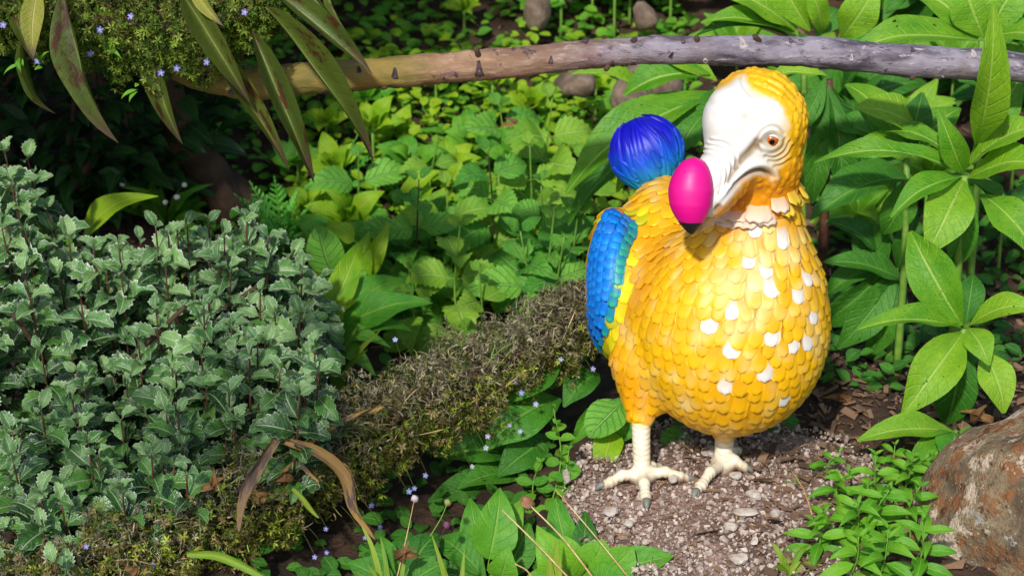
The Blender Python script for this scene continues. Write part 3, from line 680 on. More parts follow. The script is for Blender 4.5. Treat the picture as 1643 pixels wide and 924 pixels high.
    if rest:
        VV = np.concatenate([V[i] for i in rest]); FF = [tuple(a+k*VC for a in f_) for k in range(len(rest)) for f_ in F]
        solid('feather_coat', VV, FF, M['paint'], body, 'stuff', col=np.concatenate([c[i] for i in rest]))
    # ---- wing on the flank: three columns of blue plates, lime edge
    def wing(side):
        w_root = bpy.data.objects.new('wing', None)
        pts = []; tn = []; cc = []; wv = []
        for j in range(14):
            s = .015+j*.072; k = int(min(s, .999)*39); sp = np.array(wing_spine[k][:]); tg = np.array((wing_spine[min(k+1, 39)]-wing_spine[max(k-1, 0)])[:]); tg /= np.linalg.norm(tg)
            sp = snap(body_sdf, sp[None], 6)[0]; nn = grad(body_sdf, sp[None])[0]; b = np.cross(nn, tg); b /= np.linalg.norm(b); hw = np.interp(s, [0, .15, .5, .8, 1], [.0165, .0205, .0195, .0135, .007])
            if b[0] < 0: b = -b
            for m in (-4, -3, -2, -1, 0, 1):
                q_ = sp+b*hw*(m+.5)+tg*(.006 if m % 2 else 0); pts.append(q_); tn.append(tg); wv.append(hw*1.12)
                cc.append(BLU*1.0+np.array(lin('18b4d8'))*.06*max(0, m+2) if m < 1 else (np.array(lin('0aa0b8'))*.5+GRN*.5))
        pts = snap(body_sdf, np.array(pts), 6); tn = np.array(tn); cc = np.array(cc); wv = np.array(wv)
        if side < 0:                                         # far flank: the mirror image across the body's length
            axis = np.array([-.42, .91, 0]); axis /= np.linalg.norm(axis); side_ = np.array([axis[1], -axis[0], 0]); c0 = np.array(P(1120, 500, .05)[:])
            d_ = (pts-c0) @ side_; pts = pts-2*d_[:, None]*side_; tn = tn-2*(tn @ side_)[:, None]*side_; pts = snap(body_sdf, pts, 10)
        pts = pts+RNG.normal(0, .0004, pts.shape); V, F, nn = plates(pts, tn, wv, .0265, .0011, square=1.0)
        V = V+nn[:, None]*.0030
        core_v = np.concatenate([V[i] for i in range(len(pts))]); COLs = np.repeat(cc[:, None], V.shape[1], 1)*RNG.uniform(.93, 1.06, (len(pts), 1, 1))
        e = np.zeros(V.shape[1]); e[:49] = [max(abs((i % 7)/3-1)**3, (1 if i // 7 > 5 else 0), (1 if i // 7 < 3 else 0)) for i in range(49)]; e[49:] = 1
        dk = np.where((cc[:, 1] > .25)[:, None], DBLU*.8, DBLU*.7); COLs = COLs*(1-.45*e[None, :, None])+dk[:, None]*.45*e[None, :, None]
        g0 = solid('wing', np.array([tuple(wing_spine[0])])+RNG.normal(0, .001, (3, 3)), [(0, 1, 2)], M['paint'], root, col=[tuple(BLU)]*3) if False else None
        bpy.data.objects.remove(w_root)
        # the wing's own slab under its plates
        rows = []
        for j in range(30):
            s = j/29; k = int(s*39); sp = pts[min(int(s*13.99), 13)*6+2]; rows.append(sp)
        slabp = snap(body_sdf, pts, 2); gn = grad(body_sdf, slabp); R_ = 14; grid = (slabp+gn*.0015).reshape(14, 6, 3)
        vs = grid.reshape(-1, 3); fs = [(j*6+i, j*6+i+1, (j+1)*6+i+1, (j+1)*6+i) for j in range(13) for i in range(5)]
        if side > 0: fs = [tuple(reversed(x)) for x in fs]
        wob = solid('wing', vs, fs, M['paint'], root, col=np.repeat((DBLU*.8)[None], len(vs), 0))
        for i in range(len(pts)): solid('wing_feather', V[i], F, M['paint'], wob, col=COLs[i])
    wing(1); wing(-1)
    # ---- tail: a round tuft of combed strands
    tc = P(1038, 246, .30); R = .066; vs, fs, cs = [], [], []; NA, NB = 240, 70; dn = Vector((.42, -.25, -1)).normalized(); A = dn.orthogonal().normalized(); B = dn.cross(A)
    strand = [random.uniform(0, 6.28) for _ in range(40)]
    ga = np.array([[(math.cos(6.2832*k/NA), math.sin(6.2832*k/NA), j/NB) for k in range(NA)] for j in range(NB+1)]); sw_ = np.arctan2(ga[..., 1], ga[..., 0])+.35*np.sin(ga[..., 2]*4+.8*np.sin(np.arctan2(ga[..., 1], ga[..., 0])*2))
    gp = np.stack([np.cos(sw_), np.sin(sw_), ga[..., 2]*.55], -1).reshape(-1, 3); tn_ = (vnoise(gp, 14, 31, 4)+.6*vnoise(gp, 5, 32, 2)).reshape(NB+1, NA)
    for j in range(NB+1):
        th = math.pi*j/NB
        for k in range(NA):
            an = 6.2832*k/NA; sw = an+.30*math.sin(th*1.3+.8*math.sin(an*2))+.16*math.sin(an*3+1+th); 
            rel = float(tn_[j, k])
            r = R*(1+.024*rel*math.sin(th)); d_ = -dn*math.cos(th)+(A*math.cos(an)+B*math.sin(an))*math.sin(th)
            p_ = tc+d_*r*(1 if th < 2.3 else 1+.25*(th-2.3)); vs.append(tuple(p_))
            g = j/NB+.05*math.sin(sw*14)+.03*rel; 
            c0 = np.array(lin('0c0cb8'))*(1-np.clip((g-.35)/.25, 0, 1))+np.array(lin('0a52d0'))*np.clip((g-.35)/.25, 0, 1)
            if g > .6: c0 = c0*(1-min(1, (g-.6)/.12))+np.array(lin('0e8cc8'))*min(1, (g-.6)/.12)
            if g > .78: c0 = c0*(1-min(1, (g-.78)/.08))+np.array(lin('2aa860'))*min(1, (g-.78)/.08)
            cs.append(tuple(c0*(1+.16*rel)))
    for j in range(NB): fs += [(j*NA+k, (j+1)*NA+k, (j+1)*NA+(k+1) % NA, j*NA+(k+1) % NA) for k in range(NA)]
    solid('tail', vs, fs, M['face'], root, col=np.clip(cs, 0, 1))
    tail = [o for o in root.children if o.name.startswith('tail')][0]
    def tailcol(g): return tuple(np.array([np.interp(g, [0, .35, .55, .70, .80, .88], [lin(h)[i] for h in ('0c0cb8', '0c0cb8', '0a52d0', '0e8cc8', '10a0b0', '2aa860')]) for i in range(3)]))
    for k in range(64):
        a0 = 6.2832*k/64+U_(-.08, .08); t0, t1 = U_(2.0, 2.5), U_(.25, 1.75); wdt = U_(.010, .017); tw = U_(-.35, .55); vs, fs, cs = [], [], []; n_ = 14; sh = U_(.85, 1.15)
        for i in range(n_):
            s_ = i/(n_-1); th = t0+(t1-t0)*s_; an = a0+tw*s_; out = -dn*math.cos(th)+(A*math.cos(an)+B*math.sin(an))*math.sin(th); sd = (B*math.cos(an)-A*math.sin(an)); hw = wdt*.5*math.sin(math.pi*min(1, .18+.80*s_))**.7*min(1, math.sin(th)*2.2+.15)
            for u, hh in ((-1, -.3), (-.5, .6), (0, 1), (.5, .6), (1, -.3)):
                p_ = tc+out*(R*(1.002+.035*s_**3)*(1 if th < 2.3 else 1+.25*(th-2.3))+.0024*hh)+sd*hw*u; vs.append(tuple(p_)); cs.append(tuple(np.array(tailcol(th/math.pi+.04*u))*sh))
            if i: fs += [(5*i-5+e, 5*i+e, 5*i+e+1, 5*i-4+e) for e in range(4)]
        solid('plume', vs, fs, M['face'], tail, col=np.clip(cs, 0, 1))
    # ---- legs with ringed shanks, toes and claws
    def leg(top, ank, toes, r0, r1):
        ztop = .066
        def f_(p):
            d = cone(p, top, ank, r0, r1); d = smin(d, ell(p, ank-Vector((0, 0, .004)), (.021, .021, .016)), .012)
            for t in toes:
                kn = ank.lerp(t, .5)+Vector((0, 0, .010)); d = smin(d, cone(p, ank, kn, .0105, .0088), .010); d = smin(d, cone(p, kn, t, .0088, .0066), .005)
                d = smin(d, ell(p, ank.lerp(t, .82)+Vector((0, 0, .002)), (.0100, .0100, .0085)), .006)
            return d
        al = [top, ank]+toes; lo = [min(a[i] for a in al)-.035 for i in range(3)]; hi = [max(a[i] for a in al)+.035 for i in range(3)]
        v, f = nets(f_, lo, hi, .0019); v = snap(f_, v, 2); n = grad(f_, v)
        dleg = cone(v, top, ank, .0, .0); on = np.exp(-(np.maximum(0, dleg-.017)/.006)**2); ph = v[:, 2]*2*math.pi/.0088+.8*np.sin(np.arctan2(v[:, 1]-ank.y, v[:, 0]-ank.x)*2)+.7*vnoise(v, 60, 1)
        ring = np.clip(np.sin(ph), -1, 1); hi_ = sstep(v[:, 2], ank.z-.002, ank.z+.012); dsp = -on*hi_*.0009*sstep(ring, .6, 1.0)
        td = np.linalg.norm(v-np.array(ank[:]), axis=1); dsp += (1-hi_)*.0008*np.sin(td*2*math.pi/.0095)
        c = np.repeat(np.array([lin('eee3ca')]), len(v), 0); c = blend(c, np.array(lin('b89a5a')), np.clip(.42*sstep(ring, .6, 1.0)*hi_*on+.25*vnoise(v, 50, 7)+.22*(1-hi_), 0, .7)); c = blend(c, YEL, sstep(v[:, 2], top.z-.030, top.z-.006)); c = blend(c, np.array(lin('7a5a44')), np.clip((1-sstep(v[:, 2], .068, .088))*(.6+.55*vnoise(v, 110, 12)), 0, .9))
        lg = solid('leg', v+n*dsp[:, None], f, M['paint'], root, col=c)
        for t in toes:
            dr = Vector((t.x-ank.x, t.y-ank.y, 0)).normalized(); vs, fs, _ = tube(spline([t-dr*.003+Vector((0, 0, .002)), t+dr*.007+Vector((0, 0, .001)), t+dr*.014-Vector((0, 0, .007))], 6), [.0068, .0068, .006, .0048, .0035, .0013], 8)
            solid('claw', vs, fs, M['gloss'], lg, col=np.repeat(np.array([lin('7a7c74')]), len(vs), 0))
    def pad(px, py, z=.0715):
        d = ray(px, py); return CAM+d*((z-CAM.z)/d.z)
    def ankle(px, py): a = pad(px, py, .080); return a
    a1 = ankle(1030, 762); leg(P(1028, 655, -.045), a1, [pad(1037, 806), pad(968, 779), pad(1060, 752), pad(1104, 768)], .0168, .0142)
    a2 = ankle(1161, 742); leg(P(1163, 680, .005), a2, [pad(1117, 790), pad(1196, 752), pad(1185, 724), pad(1150, 724)], .0178, .0155)
build_bird()

boulder('large rough boulder with rust and white lichen beside the leafy weeds', 1690, 862, -.30, (.262, .19, .190), boulder_mat(), 5)

# ------------------------------------------------------------------ leaf shapes shared by all plants
OUTL['obl'] = lambda t: 0.5*(.06+.94*math.sin(math.pi*t**1.12)**.95) if t < .97 else .5*.1
LB = leaf_set('broad_leaf', 'obl', M['big'], 6, n=12, arch=.09, fold=.22, wave=.05, curl=.12)
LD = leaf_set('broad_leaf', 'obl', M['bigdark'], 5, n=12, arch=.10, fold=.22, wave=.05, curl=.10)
LN = leaf_set('toothed_leaf', 'ovate', M['nettle'], 6, teeth=10, arch=.07, fold=.20, tdepth=.09, wave=.05, curl=.12, petiole=.12)
M['nettle2'] = leaf_mat('pale_toothed_leaf', '6aa828', 'a4d042', 'b8dc70', rough=.5, transl=.36, veins=6, vs=.4, bump=.7, spots=.3, size=.1)
LN2 = leaf_set('toothed_leaf', 'ovate', M['nettle2'], 5, teeth=8, arch=.08, fold=.22, tdepth=.10, wave=.06, curl=.16, petiole=.14)
LL = leaf_set('lime_leaf', 'ovate', M['lime'], 5, n=9, arch=.08, fold=.2, wave=.06, curl=.10, petiole=.14)
LM = leaf_set('oval_leaf', 'ovate', M['mid'], 5, n=9, arch=.08, fold=.2, wave=.05, curl=.10, petiole=.14)
LR = leaf_set('round_leaf', 'round', M['mid'], 4, n=9, arch=.06, fold=.16, wave=.05, curl=.05, petiole=.1)
LRD = leaf_set('round_leaf', 'round', M['nettle'], 4, n=9, arch=.06, fold=.16, wave=.03, curl=.05, petiole=.1)
LH = leaf_set('spiny_leaf', 'holly', M['holly'], 7, teeth=6, arch=.08, fold=.35, tdepth=.16, wave=.09, curl=.10, petiole=.08)
M['holly_pale'] = leaf_mat('spiny_leaf_pale', '3f7a38', '94be70', 'd0dcb8', rough=.2, transl=.2, veins=7, vs=.25, bump=.7, edge='d0d8c0', edgew=.18, spec=.9, size=.06)  # young pale tips, with the top leaves' sky sheen put into the colour
LHY = leaf_set('spiny_leaf', 'holly', M['holly_pale'], 5, teeth=6, arch=.08, fold=.45, tdepth=.18, wave=.10, curl=.10, petiole=.08)
LG = leaf_set('hanging_leaf', 'lance', M['hang'], 5, n=16, arch=.06, fold=.40, wave=.03, curl=.12)
LP = leaf_set('pale_leaf', 'lance', M['pale'], 3, n=14, arch=.05, fold=.35, wave=.02, curl=.05)
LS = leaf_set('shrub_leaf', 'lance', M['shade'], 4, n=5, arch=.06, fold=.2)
LW = leaf_set('weed_leaf', 'lance', M['weed'], 5, n=7, arch=.10, fold=.25, curl=.08, petiole=.06)
LC = leaf_set('small_leaf', 'round', M['mid'], 3, n=4, arch=.05, fold=.15)
LCD = leaf_set('small_leaf', 'round', M['bigdark'], 3, n=4, arch=.05, fold=.15)
LY = leaf_set('dead_leaf', 'lance', M['dry'], 4, n=9, arch=.22, fold=.5, wave=.15, curl=.2)
U = random.uniform

def hand_plant(name, label, cat, group, centre, Yc, leaves, lset, stemmat='stem_green', stem_r=.006, root=None, droop=0):
    """leaves: (base x, base y, tip x, tip y, width, depth of base, depth of tip[, leaf set])"""
    c = P(*centre, Yc); rx, ry = root or (c.x+U(-.02, .02), c.y+U(-.01, .03)); r = Vector((rx, ry, H(rx, ry)))
    t = thing(name, label, cat, r, group)
    if c.z-r.z > .02: stem(t, [r-Vector((0, 0, .01)), r.lerp(c, .5)+Vector((U(-.01, .01), U(-.01, .01), 0)), c], stem_r*1.4, stem_r, M[stemmat])
    for l in leaves:
        ls = l[7] if len(l) > 7 else lset
        bb, tt = P(l[0], l[1], l[5]), P(l[2], l[3], l[6]); steep = abs(tt.z-bb.z)/(tt-bb).length > .72
        leaf(t, ls, bb, tt, l[4]*mpp((l[5]+l[6])/2)*1.08, hint=(U(-.25, .25), -1, .15) if steep else None)
    return t
def pair_plant(name, label, cat, group, root, top, lset, n, L, W, ang=.35, stemmat='stem_green', r=.0032, start=.25, jit=.15):
    root, top = Vector(root), Vector(top); t = thing(name, label, cat, root, group)
    path = spline([root-Vector((0, 0, .01)), root.lerp(top, .5)+Vector((U(-.02, .02), U(-.02, .02), 0)), top], 14)
    v, f, uv = tube(path, [r*(1-.55*i/13) for i in range(14)], 6); solid('stem', v, f, M[stemmat], t, uv=uv)
    a0 = U(0, 3.1)
    for k in range(n):
        s = start+(1-start)*k/max(1, n-1); p = path[min(13, int(s*13))]; sz = (.65+.5*math.sin(math.pi*min(1, .25+.75*s)))*(1 if s < .9 else .55)
        for h in (0, 1):
            a = a0+k*1.57+h*3.14+U(-jit, jit); el = ang*U(.3, 1.2)-(.55 if s < .6 else .1)+(.55 if s > .9 else 0)
            d = Vector((math.cos(a)*math.cos(el), math.sin(a)*math.cos(el), math.sin(el)))
            leaf(t, lset, p, p+d*L*sz*U(.85, 1.1), W*sz, hint=(U(-.35, .35), -.75, .8))
    return t
def rosette(name, label, cat, group, root, lset, n, L, W, el=(.15, .9), stalk=0.0):
    root = Vector(root); t = thing(name, label, cat, root, group); c = root+Vector((0, 0, stalk))
    if stalk: stem(t, [root-Vector((0, 0, .01)), c], .004, .003, M['stem_green'], n=5)
    for k in range(n):
        a = k*2.4+U(-.3, .3); e = U(*el); d = Vector((math.cos(a)*math.cos(e), math.sin(a)*math.cos(e), math.sin(e))); sz = U(.7, 1.1)
        leaf(t, lset, c+d*.006, c+d*L*sz, W*sz, hint=(U(-.3, .3), -.7, .8))
    return t

# ------------------------------------------------------------------ right: broad-leaved plants
G1 = 'broad leaved plants beside the bird'
a, b = .25, .16
hand_plant('broad_leaf_plant', 'tall broad leaved plant whose upright leaf crosses in front of the grey branch', 'plant', G1, (1548, 282), a, [
 (1545, 279, 1312, 250, 36, a, a-.02), (1543, 284, 1434, 332, 46, a, b), (1546, 287, 1490, 405, 74, a, b-.02), (1546, 278, 1510, 188, 42, a, a-.06),
 (1566, 235, 1598, 22, 56, a, .10), (1552, 270, 1680, 196, 56, a, b), (1552, 287, 1665, 252, 72, a, b-.04), (1572, 312, 1668, 412, 60, a, b-.04),
 (1550, 272, 1420, 205, 40, a, a+.10), (1553, 290, 1530, 440, 46, a, a+.02, LD), (1558, 262, 1640, 120, 52, a, a+.05), (1550, 285, 1600, 360, 40, a, a+.08, LD)], LB, stem_r=.008)
a, b = .12, .04
hand_plant('broad_leaf_plant', 'low broad leaved plant between the bird and the boulder with drooping leaves', 'plant', G1, (1546, 528), a, [
 (1543, 528, 1382, 520, 42, a, b), (1545, 533, 1450, 664, 76, a, b-.03), (1548, 540, 1519, 690, 66, a, a+.0, LD), (1553, 527, 1586, 578, 48, a, b),
 (1575, 560, 1613, 660, 60, a, b), (1544, 522, 1460, 372, 74, a, a+.06), (1550, 520, 1562, 440, 44, a, a+.05, LD), (1540, 520, 1505, 492, 28, a, a), (1556, 522, 1660, 486, 52, a, b)], LB)
a, b = .03, -.03
hand_plant('broad_leaf_plant', 'smallest broad leaved plant lying on the mulch left of the boulder', 'plant', G1, (1533, 692), a, [
 (1530, 693, 1380, 700, 48, a, b), (1532, 690, 1520, 738, 62, a, b-.02, LR), (1534, 700, 1455, 762, 62, a, b-.02), (1536, 690, 1575, 715, 36, a, a, LR)], LB, stem_r=.004)
a = .46
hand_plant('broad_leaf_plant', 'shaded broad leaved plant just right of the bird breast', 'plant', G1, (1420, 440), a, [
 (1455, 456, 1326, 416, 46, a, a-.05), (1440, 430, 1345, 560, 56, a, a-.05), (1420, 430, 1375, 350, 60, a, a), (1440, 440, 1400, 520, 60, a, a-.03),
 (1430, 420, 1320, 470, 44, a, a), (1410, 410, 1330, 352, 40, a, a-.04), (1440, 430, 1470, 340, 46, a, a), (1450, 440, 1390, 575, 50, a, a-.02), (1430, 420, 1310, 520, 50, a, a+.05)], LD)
a = .40
hand_plant('broad_leaf_plant', 'broad leaved plant behind the bird head with a long leaf towards the neck', 'plant', G1, (1455, 255), a, [
 (1462, 288, 1303, 346, 66, a, a-.1, LD), (1480, 215, 1378, 168, 70, a, a-.05), (1455, 235, 1372, 230, 28, a, a-.06), (1460, 240, 1480, 150, 50, a, a, LD),
 (1450, 260, 1350, 290, 44, a, a+.05, LD), (1450, 250, 1330, 200, 50, a, a+.08, LD), (1460, 280, 1420, 380, 56, a, a, LD), (1450, 240, 1360, 130, 60, a, a+.1), (1470, 250, 1540, 170, 50, a, a+.05)], LB)
a = .50
hand_plant('broad_leaf_plant', 'bare brown stemmed plant under the branch right of the bird crown', 'plant', G1, (1330, 128), a, [
 (1325, 125, 1278, 215, 34, a, a-.03, LD), (1330, 130, 1300, 245, 30, a, a-.02, LD), (1332, 140, 1385, 250, 40, a, a, LD), (1326, 122, 1235, 118, 30, a, a), (1330, 140, 1350, 330, 44, a, a-.04, LD), (1325, 150, 1302, 330, 40, a, a, LD)], LB, stemmat='stem_red', stem_r=.008)
a = .62
hand_plant('broad_leaf_plant', 'sunlit broad leaved plant above the branch over the bird head', 'plant', G1, (1290, 62), a, [
 (1278, 57, 1136, 21, 38, a, a-.06), (1275, 50, 1140, -25, 62, a, a-.03), (1268, 62, 1118, 54, 22, a, a-.03, LD), (1318, 55, 1296, -30, 34, a, a-.05),
 (1350, 62, 1408, -22, 58, a, a-.04), (1300, 50, 1240, -60, 50, a, a+.02), (1310, 60, 1345, 10, 50, a, a+.05, LD), (1280, 60, 1215, 0, 48, a, a+.06)], LB)
a = .55
hand_plant('broad_leaf_plant', 'sunlit broad leaved plant resting on the branch near its thick grey end', 'plant', G1, (1575, 66), a, [
 (1570, 66, 1372, 64, 60, a, a-.1), (1578, 60, 1540, -40, 76, a, a), (1580, 66, 1680, 60, 66, a, a-.1), (1580, 60, 1640, -40, 60, a, a), (1570, 62, 1470, -20, 62, a, a+.05), (1575, 75, 1665, 130, 56, a, a-.05)], LB)
a = .58
hand_plant('broad_leaf_plant', 'broad leaved plant with long insect bitten leaves between the blue tail and the branch', 'plant', G1, (1150, 140), a, [
 (1150, 150, 905, 285, 74, a, a-.12), (1145, 160, 985, 300, 60, a+.05, a), (1150, 165, 1085, 250, 62, a, a-.1, LD), (1140, 120, 1000, 150, 60, a, a-.02), (1045, 152, 922, 113, 24, a+.1, a+.05),
 (1150, 130, 1050, 80, 44, a, a), (1160, 140, 1120, 215, 54, a, a-.05, LD), (1150, 150, 900, 345, 50, a+.1, a+.02, LD), (1140, 170, 940, 240, 50, a+.1, a+.06, LD)], LB)
lab = ['far broad leaved plant behind the stones above the branch', 'far broad leaved plant at the top behind the bird crown', 'far broad leaved plant high behind the grey branch end', 'broad leaved plant filling the gap behind the bird neck', 'broad leaved plant deep behind the drooping leaves by the mulch', 'broad leaved plant in the far corner above the thick branch end']
for i, (x, y, h, Lh) in enumerate([(1010, 40, .10, .15), (1190, 60, .22, .2), (1450, 70, .25, .2), (1345, 330, .24, .2), (1620, 330, .22, .2), (1650, 110, .25, .2)]):
    g = ground(x, y); rosette('broad_leaf_plant', lab[i], 'plant', G1, g, [LB, LD][i in (3, 4)], 13, Lh, Lh*.36, (.0, 1.1), h)

for x, y, h, Lh, ls, tx in [(1370, 420, .10, .13, LB, 'small shaded plant low behind the right edge of the bird breast'), (1480, 400, .14, .14, LB, 'half shaded plant between the two main leaf whorls right of the bird'), (1600, 450, .12, .13, LD, 'shaded plant under the right hand leaves above the boulder'), (1430, 330, .16, .15, LB, 'dark plant deep behind the leaf whorl right of the bird head'),
                          (1520, 250, .20, .15, LB, 'plant behind the upright leaf that crosses the branch'), (1300, 250, .18, .14, LB, 'dark plant directly behind the bird neck'), (1180, 170, .12, .14, LB, 'plant showing between blue tail and white face'), (1390, 130, .14, .14, LB, 'plant just under the grey part of the branch'), (1560, 170, .16, .15, LB, 'plant under the branch near its right end')]:
    rosette('broad_leaf_plant', tx, 'plant', G1, ground(x, y), ls, 15, Lh, Lh*.36, (.0, 1.1), h)
# ------------------------------------------------------------------ middle: nettle-like plants, lime and oval-leaved herbs on the bank
G2 = 'toothed leaf plants on the bank'
N_ = [(672, 288, .72, 'with its dark stem bare in the middle of the bank', 6), (783, 242, .82, 'left of the tail, with a straight pale stem', 6), (886, 158, .95, 'tallest one, reaching the stones under the branch', 5), (868, 292, .70, 'close to the blue wing', 5),
      (612, 372, .80, 'beside the yellow leaves above the dead spike', 4), (738, 362, .62, 'standing directly over the dead spike top', 5), (835, 372, .55, 'just behind the upper end of the dead spike', 5), (940, 235, .85, 'beside the blue tail', 4), (705, 218, 1.05, 'far one under the middle of the branch', 4), (800, 160, 1.2, 'far one directly under the branch curve', 4), (905, 380, .50, 'shortest one tucked against the wing', 4)]
N_ += [(640, 330, .78, 'left of the dark stemmed one', 5), (715, 300, .80, 'between the dark stem and the pale stem', 5), (768, 420, .48, 'leaning over the crest of the dead spike', 4), (850, 235, .9, 'left of the bird tail, broad leaves', 5), (930, 320, .62, 'between the tail and the wing top', 4), (655, 420, .62, 'low one where yellow leaves meet the spike', 4), (890, 330, .62, 'with leaves touching the wing edge', 4), (575, 240, 1.0, 'at the shade edge right of the hanging leaves', 4)]
for x, y, Y, tx, n in N_:
    tp = P(x, y, Y); pair_plant('toothed_leaf_plant', 'green toothed leaf plant ' + tx, 'plant', G2, (tp.x+U(-.02, .02), Y+.02, H(tp.x, Y)), tp, random.choice([LN, LN, LN2]), n, .118*(sc_ := U(.7, 1.15)), .070*sc_*U(.85, 1.1), ang=.25, stemmat='stem_dark' if n == 6 else 'stem_green', start=.3)
G3 = 'yellow green herbs on the bank'
for x, y, s, n, tx in [(600, 300, 1, 9, 'left of the nettle stems'), (560, 430, 1.3, 8, 'beside the dark quilted leaf'), (720, 330, 1, 9, 'behind the bare nettle stem'), (640, 250, .9, 9, 'under the tip of the longest hanging leaf'), (760, 480, 1.1, 7, 'behind the dead spike crest'), (700, 190, .8, 10, 'below the orange part of the branch'),
                       (790, 210, .8, 9, 'below the middle of the branch'), (640, 190, .8, 9, 'in the shade edge below the branch'), (850, 215, .9, 8, 'left of the tan stones'), (955, 190, .8, 7, 'in front of the tan stones'), (540, 345, 1, 8, 'beside the ferny plant'), (525, 260, .8, 7, 'below the hanging leaf tips'), (745, 60, .7, 8, 'alone in the dark above the branch'), (900, 60, .8, 9, 'above the branch near the dark stone'), (985, 70, .8, 9, 'above the branch near the pink stone'), (820, 430, 1.1, 7, 'behind the spike beside the wing'), (500, 400, 1, 7, 'behind the spiny bush edge')]:
    rosette('lime_leaf_plant', 'yellow green leafy herb ' + tx, 'plant', G3, ground(x, y), LL, n+5, .080*s, .043*s, (.0, 1.1), .09*U(.5, 1.6))
G4 = 'oval leaved herbs on the bank'
for x, y, s, n, tx in [(660, 340, 1, 9, 'behind the nettle with the dark stem'), (590, 240, .9, 9, 'beneath the branch where leaves hang'), (830, 330, 1.1, 8, 'between the nettles and the wing'), (760, 270, 1, 9, 'amid the nettles under the branch'), (900, 440, 1.1, 7, 'between wing and dead spike'), (690, 440, 1.2, 8, 'over the crest of the dead spike'), (620, 460, 1.2, 8, 'between spiny bush and nettles'), (480, 330, .8, 8, 'behind the ferny plant'), (860, 50, .9, 8, 'around the dark stone above the branch'), (950, 40, .9, 9, 'above the branch at the bank top'), (1075, 50, .9, 8, 'above the branch behind the crown'), (560, 520, 1.3, 9, 'between the spiny bush and the dead spike'), (730, 150, .8, 8, 'hidden below the orange branch'), (540, 470, 1.2, 8, 'next to the spiny bush shoulder'), (1000, 240, 1, 8, 'just left of the blue tail')]:
    rosette('oval_leaf_plant', 'mid green oval leaved herb ' + tx, 'plant', G4, ground(x, y), [LM, LR][s < .95], n+4, .088*s, .050*s, (.0, 1.1), .08*U(.5, 1.6))
a = .42
hand_plant('grassy_leaf_plant', 'plant with long bright arching leaves between the spiny bush and the dead spike', 'plant', None, (500, 545), a, [
 (520, 530, 580, 380, 46, a, a+.1, LL), (510, 530, 650, 440, 60, a, a+.1, LM), (520, 540, 690, 480, 62, a, a, LM), (510, 545, 620, 545, 40, a, a-.06, LM), (505, 540, 600, 590, 44, a, a-.1, LM), (500, 530, 500, 440, 36, a, a, LL), (505, 540, 570, 480, 40, a, a, LL), (515, 545, 660, 520, 40, a, a, LM), (500, 540, 480, 420, 40, a, a+.05, LL)], LM)
a = .62
hand_plant('quilted_leaf_plant', 'small plant with two deep green quilted round leaves beside the yellow leaves', 'plant', None, (535, 450), a, [
 (535, 445, 510, 362, 58, a, a-.02), (530, 440, 545, 480, 56, a, a-.08), (540, 440, 590, 452, 40, a, a-.03)], LRD)
a = .66
hand_plant('lime_leaf_plant', 'plant with two tall yellow leaves rising behind the quilted round leaves', 'plant', G3, (570, 470), a, [
 (565, 468, 590, 375, 44, a, a), (575, 390, 522, 362, 34, a, a), (570, 460, 625, 360, 34, a, a+.02), (640, 330, 705, 270, 36, a+.2, a+.2), (720, 300, 740, 258, 30, a+.2, a+.2), (700, 300, 660, 320, 28, a+.2, a+.2)], LL)
def frond(t, a, b, n=11, sz=.03):
    path = spline([a, a.lerp(b, .5)+Vector((0, 0, .02)), b], n+2); bits = []
    v, f, _ = tube(path, [.0014]*(n+2), 4); bits.append((v, f))
    d0 = leaf_data('lance', n=4, arch=.05, fold=.1)
    for i in range(2, n+1):
        s = sz*math.sin(math.pi*(.2+.75*i/n))
        for sd in (-1, 1):
            ax = (path[i+1]-path[i-1]).normalized(); side = ax.cross(Vector((0, -.3, 1))).normalized()*sd
            tip = path[i]+(side*.8+ax*.5)*s+Vector((0, 0, U(-.004, .004)))
            for q, (o_, e_) in enumerate([(0, 1), (.35, .5), (.6, .4)]):
                bb = path[i].lerp(tip, o_); tt = tip if q == 0 else bb+(ax*.7+side*.5)*s*.55
                m = np.array(leaf_matrix(bb, tt, s*.28 if q == 0 else s*.24)); bits.append((d0[0] @ m[:3, :3].T+m[:3, 3], d0[1]))
    V, F = merge(bits); o = solid('frond', V, F, M['fern'], t, 'stuff')
M['fern'] = plain('ferny_leaf', '4ab034', '84d850', 40, .5, .2, transl=.35)
r = ground(455, 420); t = thing('ferny_plant', 'bright green finely divided ferny plant beneath the hanging leaves', 'plant', r)
for x, y, d in [(375, 310, 0), (400, 290, .05), (440, 282, .02), (480, 300, 0), (500, 330, -.03), (385, 350, -.06), (420, 400, -.08), (455, 330, -.04), (480, 380, -.06), (430, 345, -.1), (410, 325, 0)]:
    frond(t, r, P(x, y, r.y-.02+d), 11, .032)
r = ground(530, 330); t = thing('ferny_plant', 'looser ferny plant right of the bright ferny one by the hanging leaf tips', 'plant', r)
for x, y, d in [(540, 225, 0), (575, 215, 0), (600, 250, 0), (560, 260, -.03), (585, 300, -.05), (610, 290, -.02), (545, 300, -.05)]: frond(t, r, P(x, y, r.y-.02+d), 10, .026)
def cover(name, label, n, lset, area, L, zoff=.02):
    mats = []
    while len(mats) < n:
        x, y = U(*area[0]), U(*area[1])
        if -.32 < y < .12 and .08 < x < .62: continue
        b = Vector((x, y, H(x, y)+U(0, zoff))); a = U(0, 6.28); e = U(-.1, .7); l = L*U(.6, 1.3)
        mats.append(leaf_matrix(b, b+Vector((math.cos(a)*math.cos(e), math.sin(a)*math.cos(e), math.sin(e)))*l, l*.75, hint=(U(-.3, .3), -.4, 1)))
    o = leaf_mass(name, None, lset, mats); tag(o, label, 'ground cover', kind='stuff')
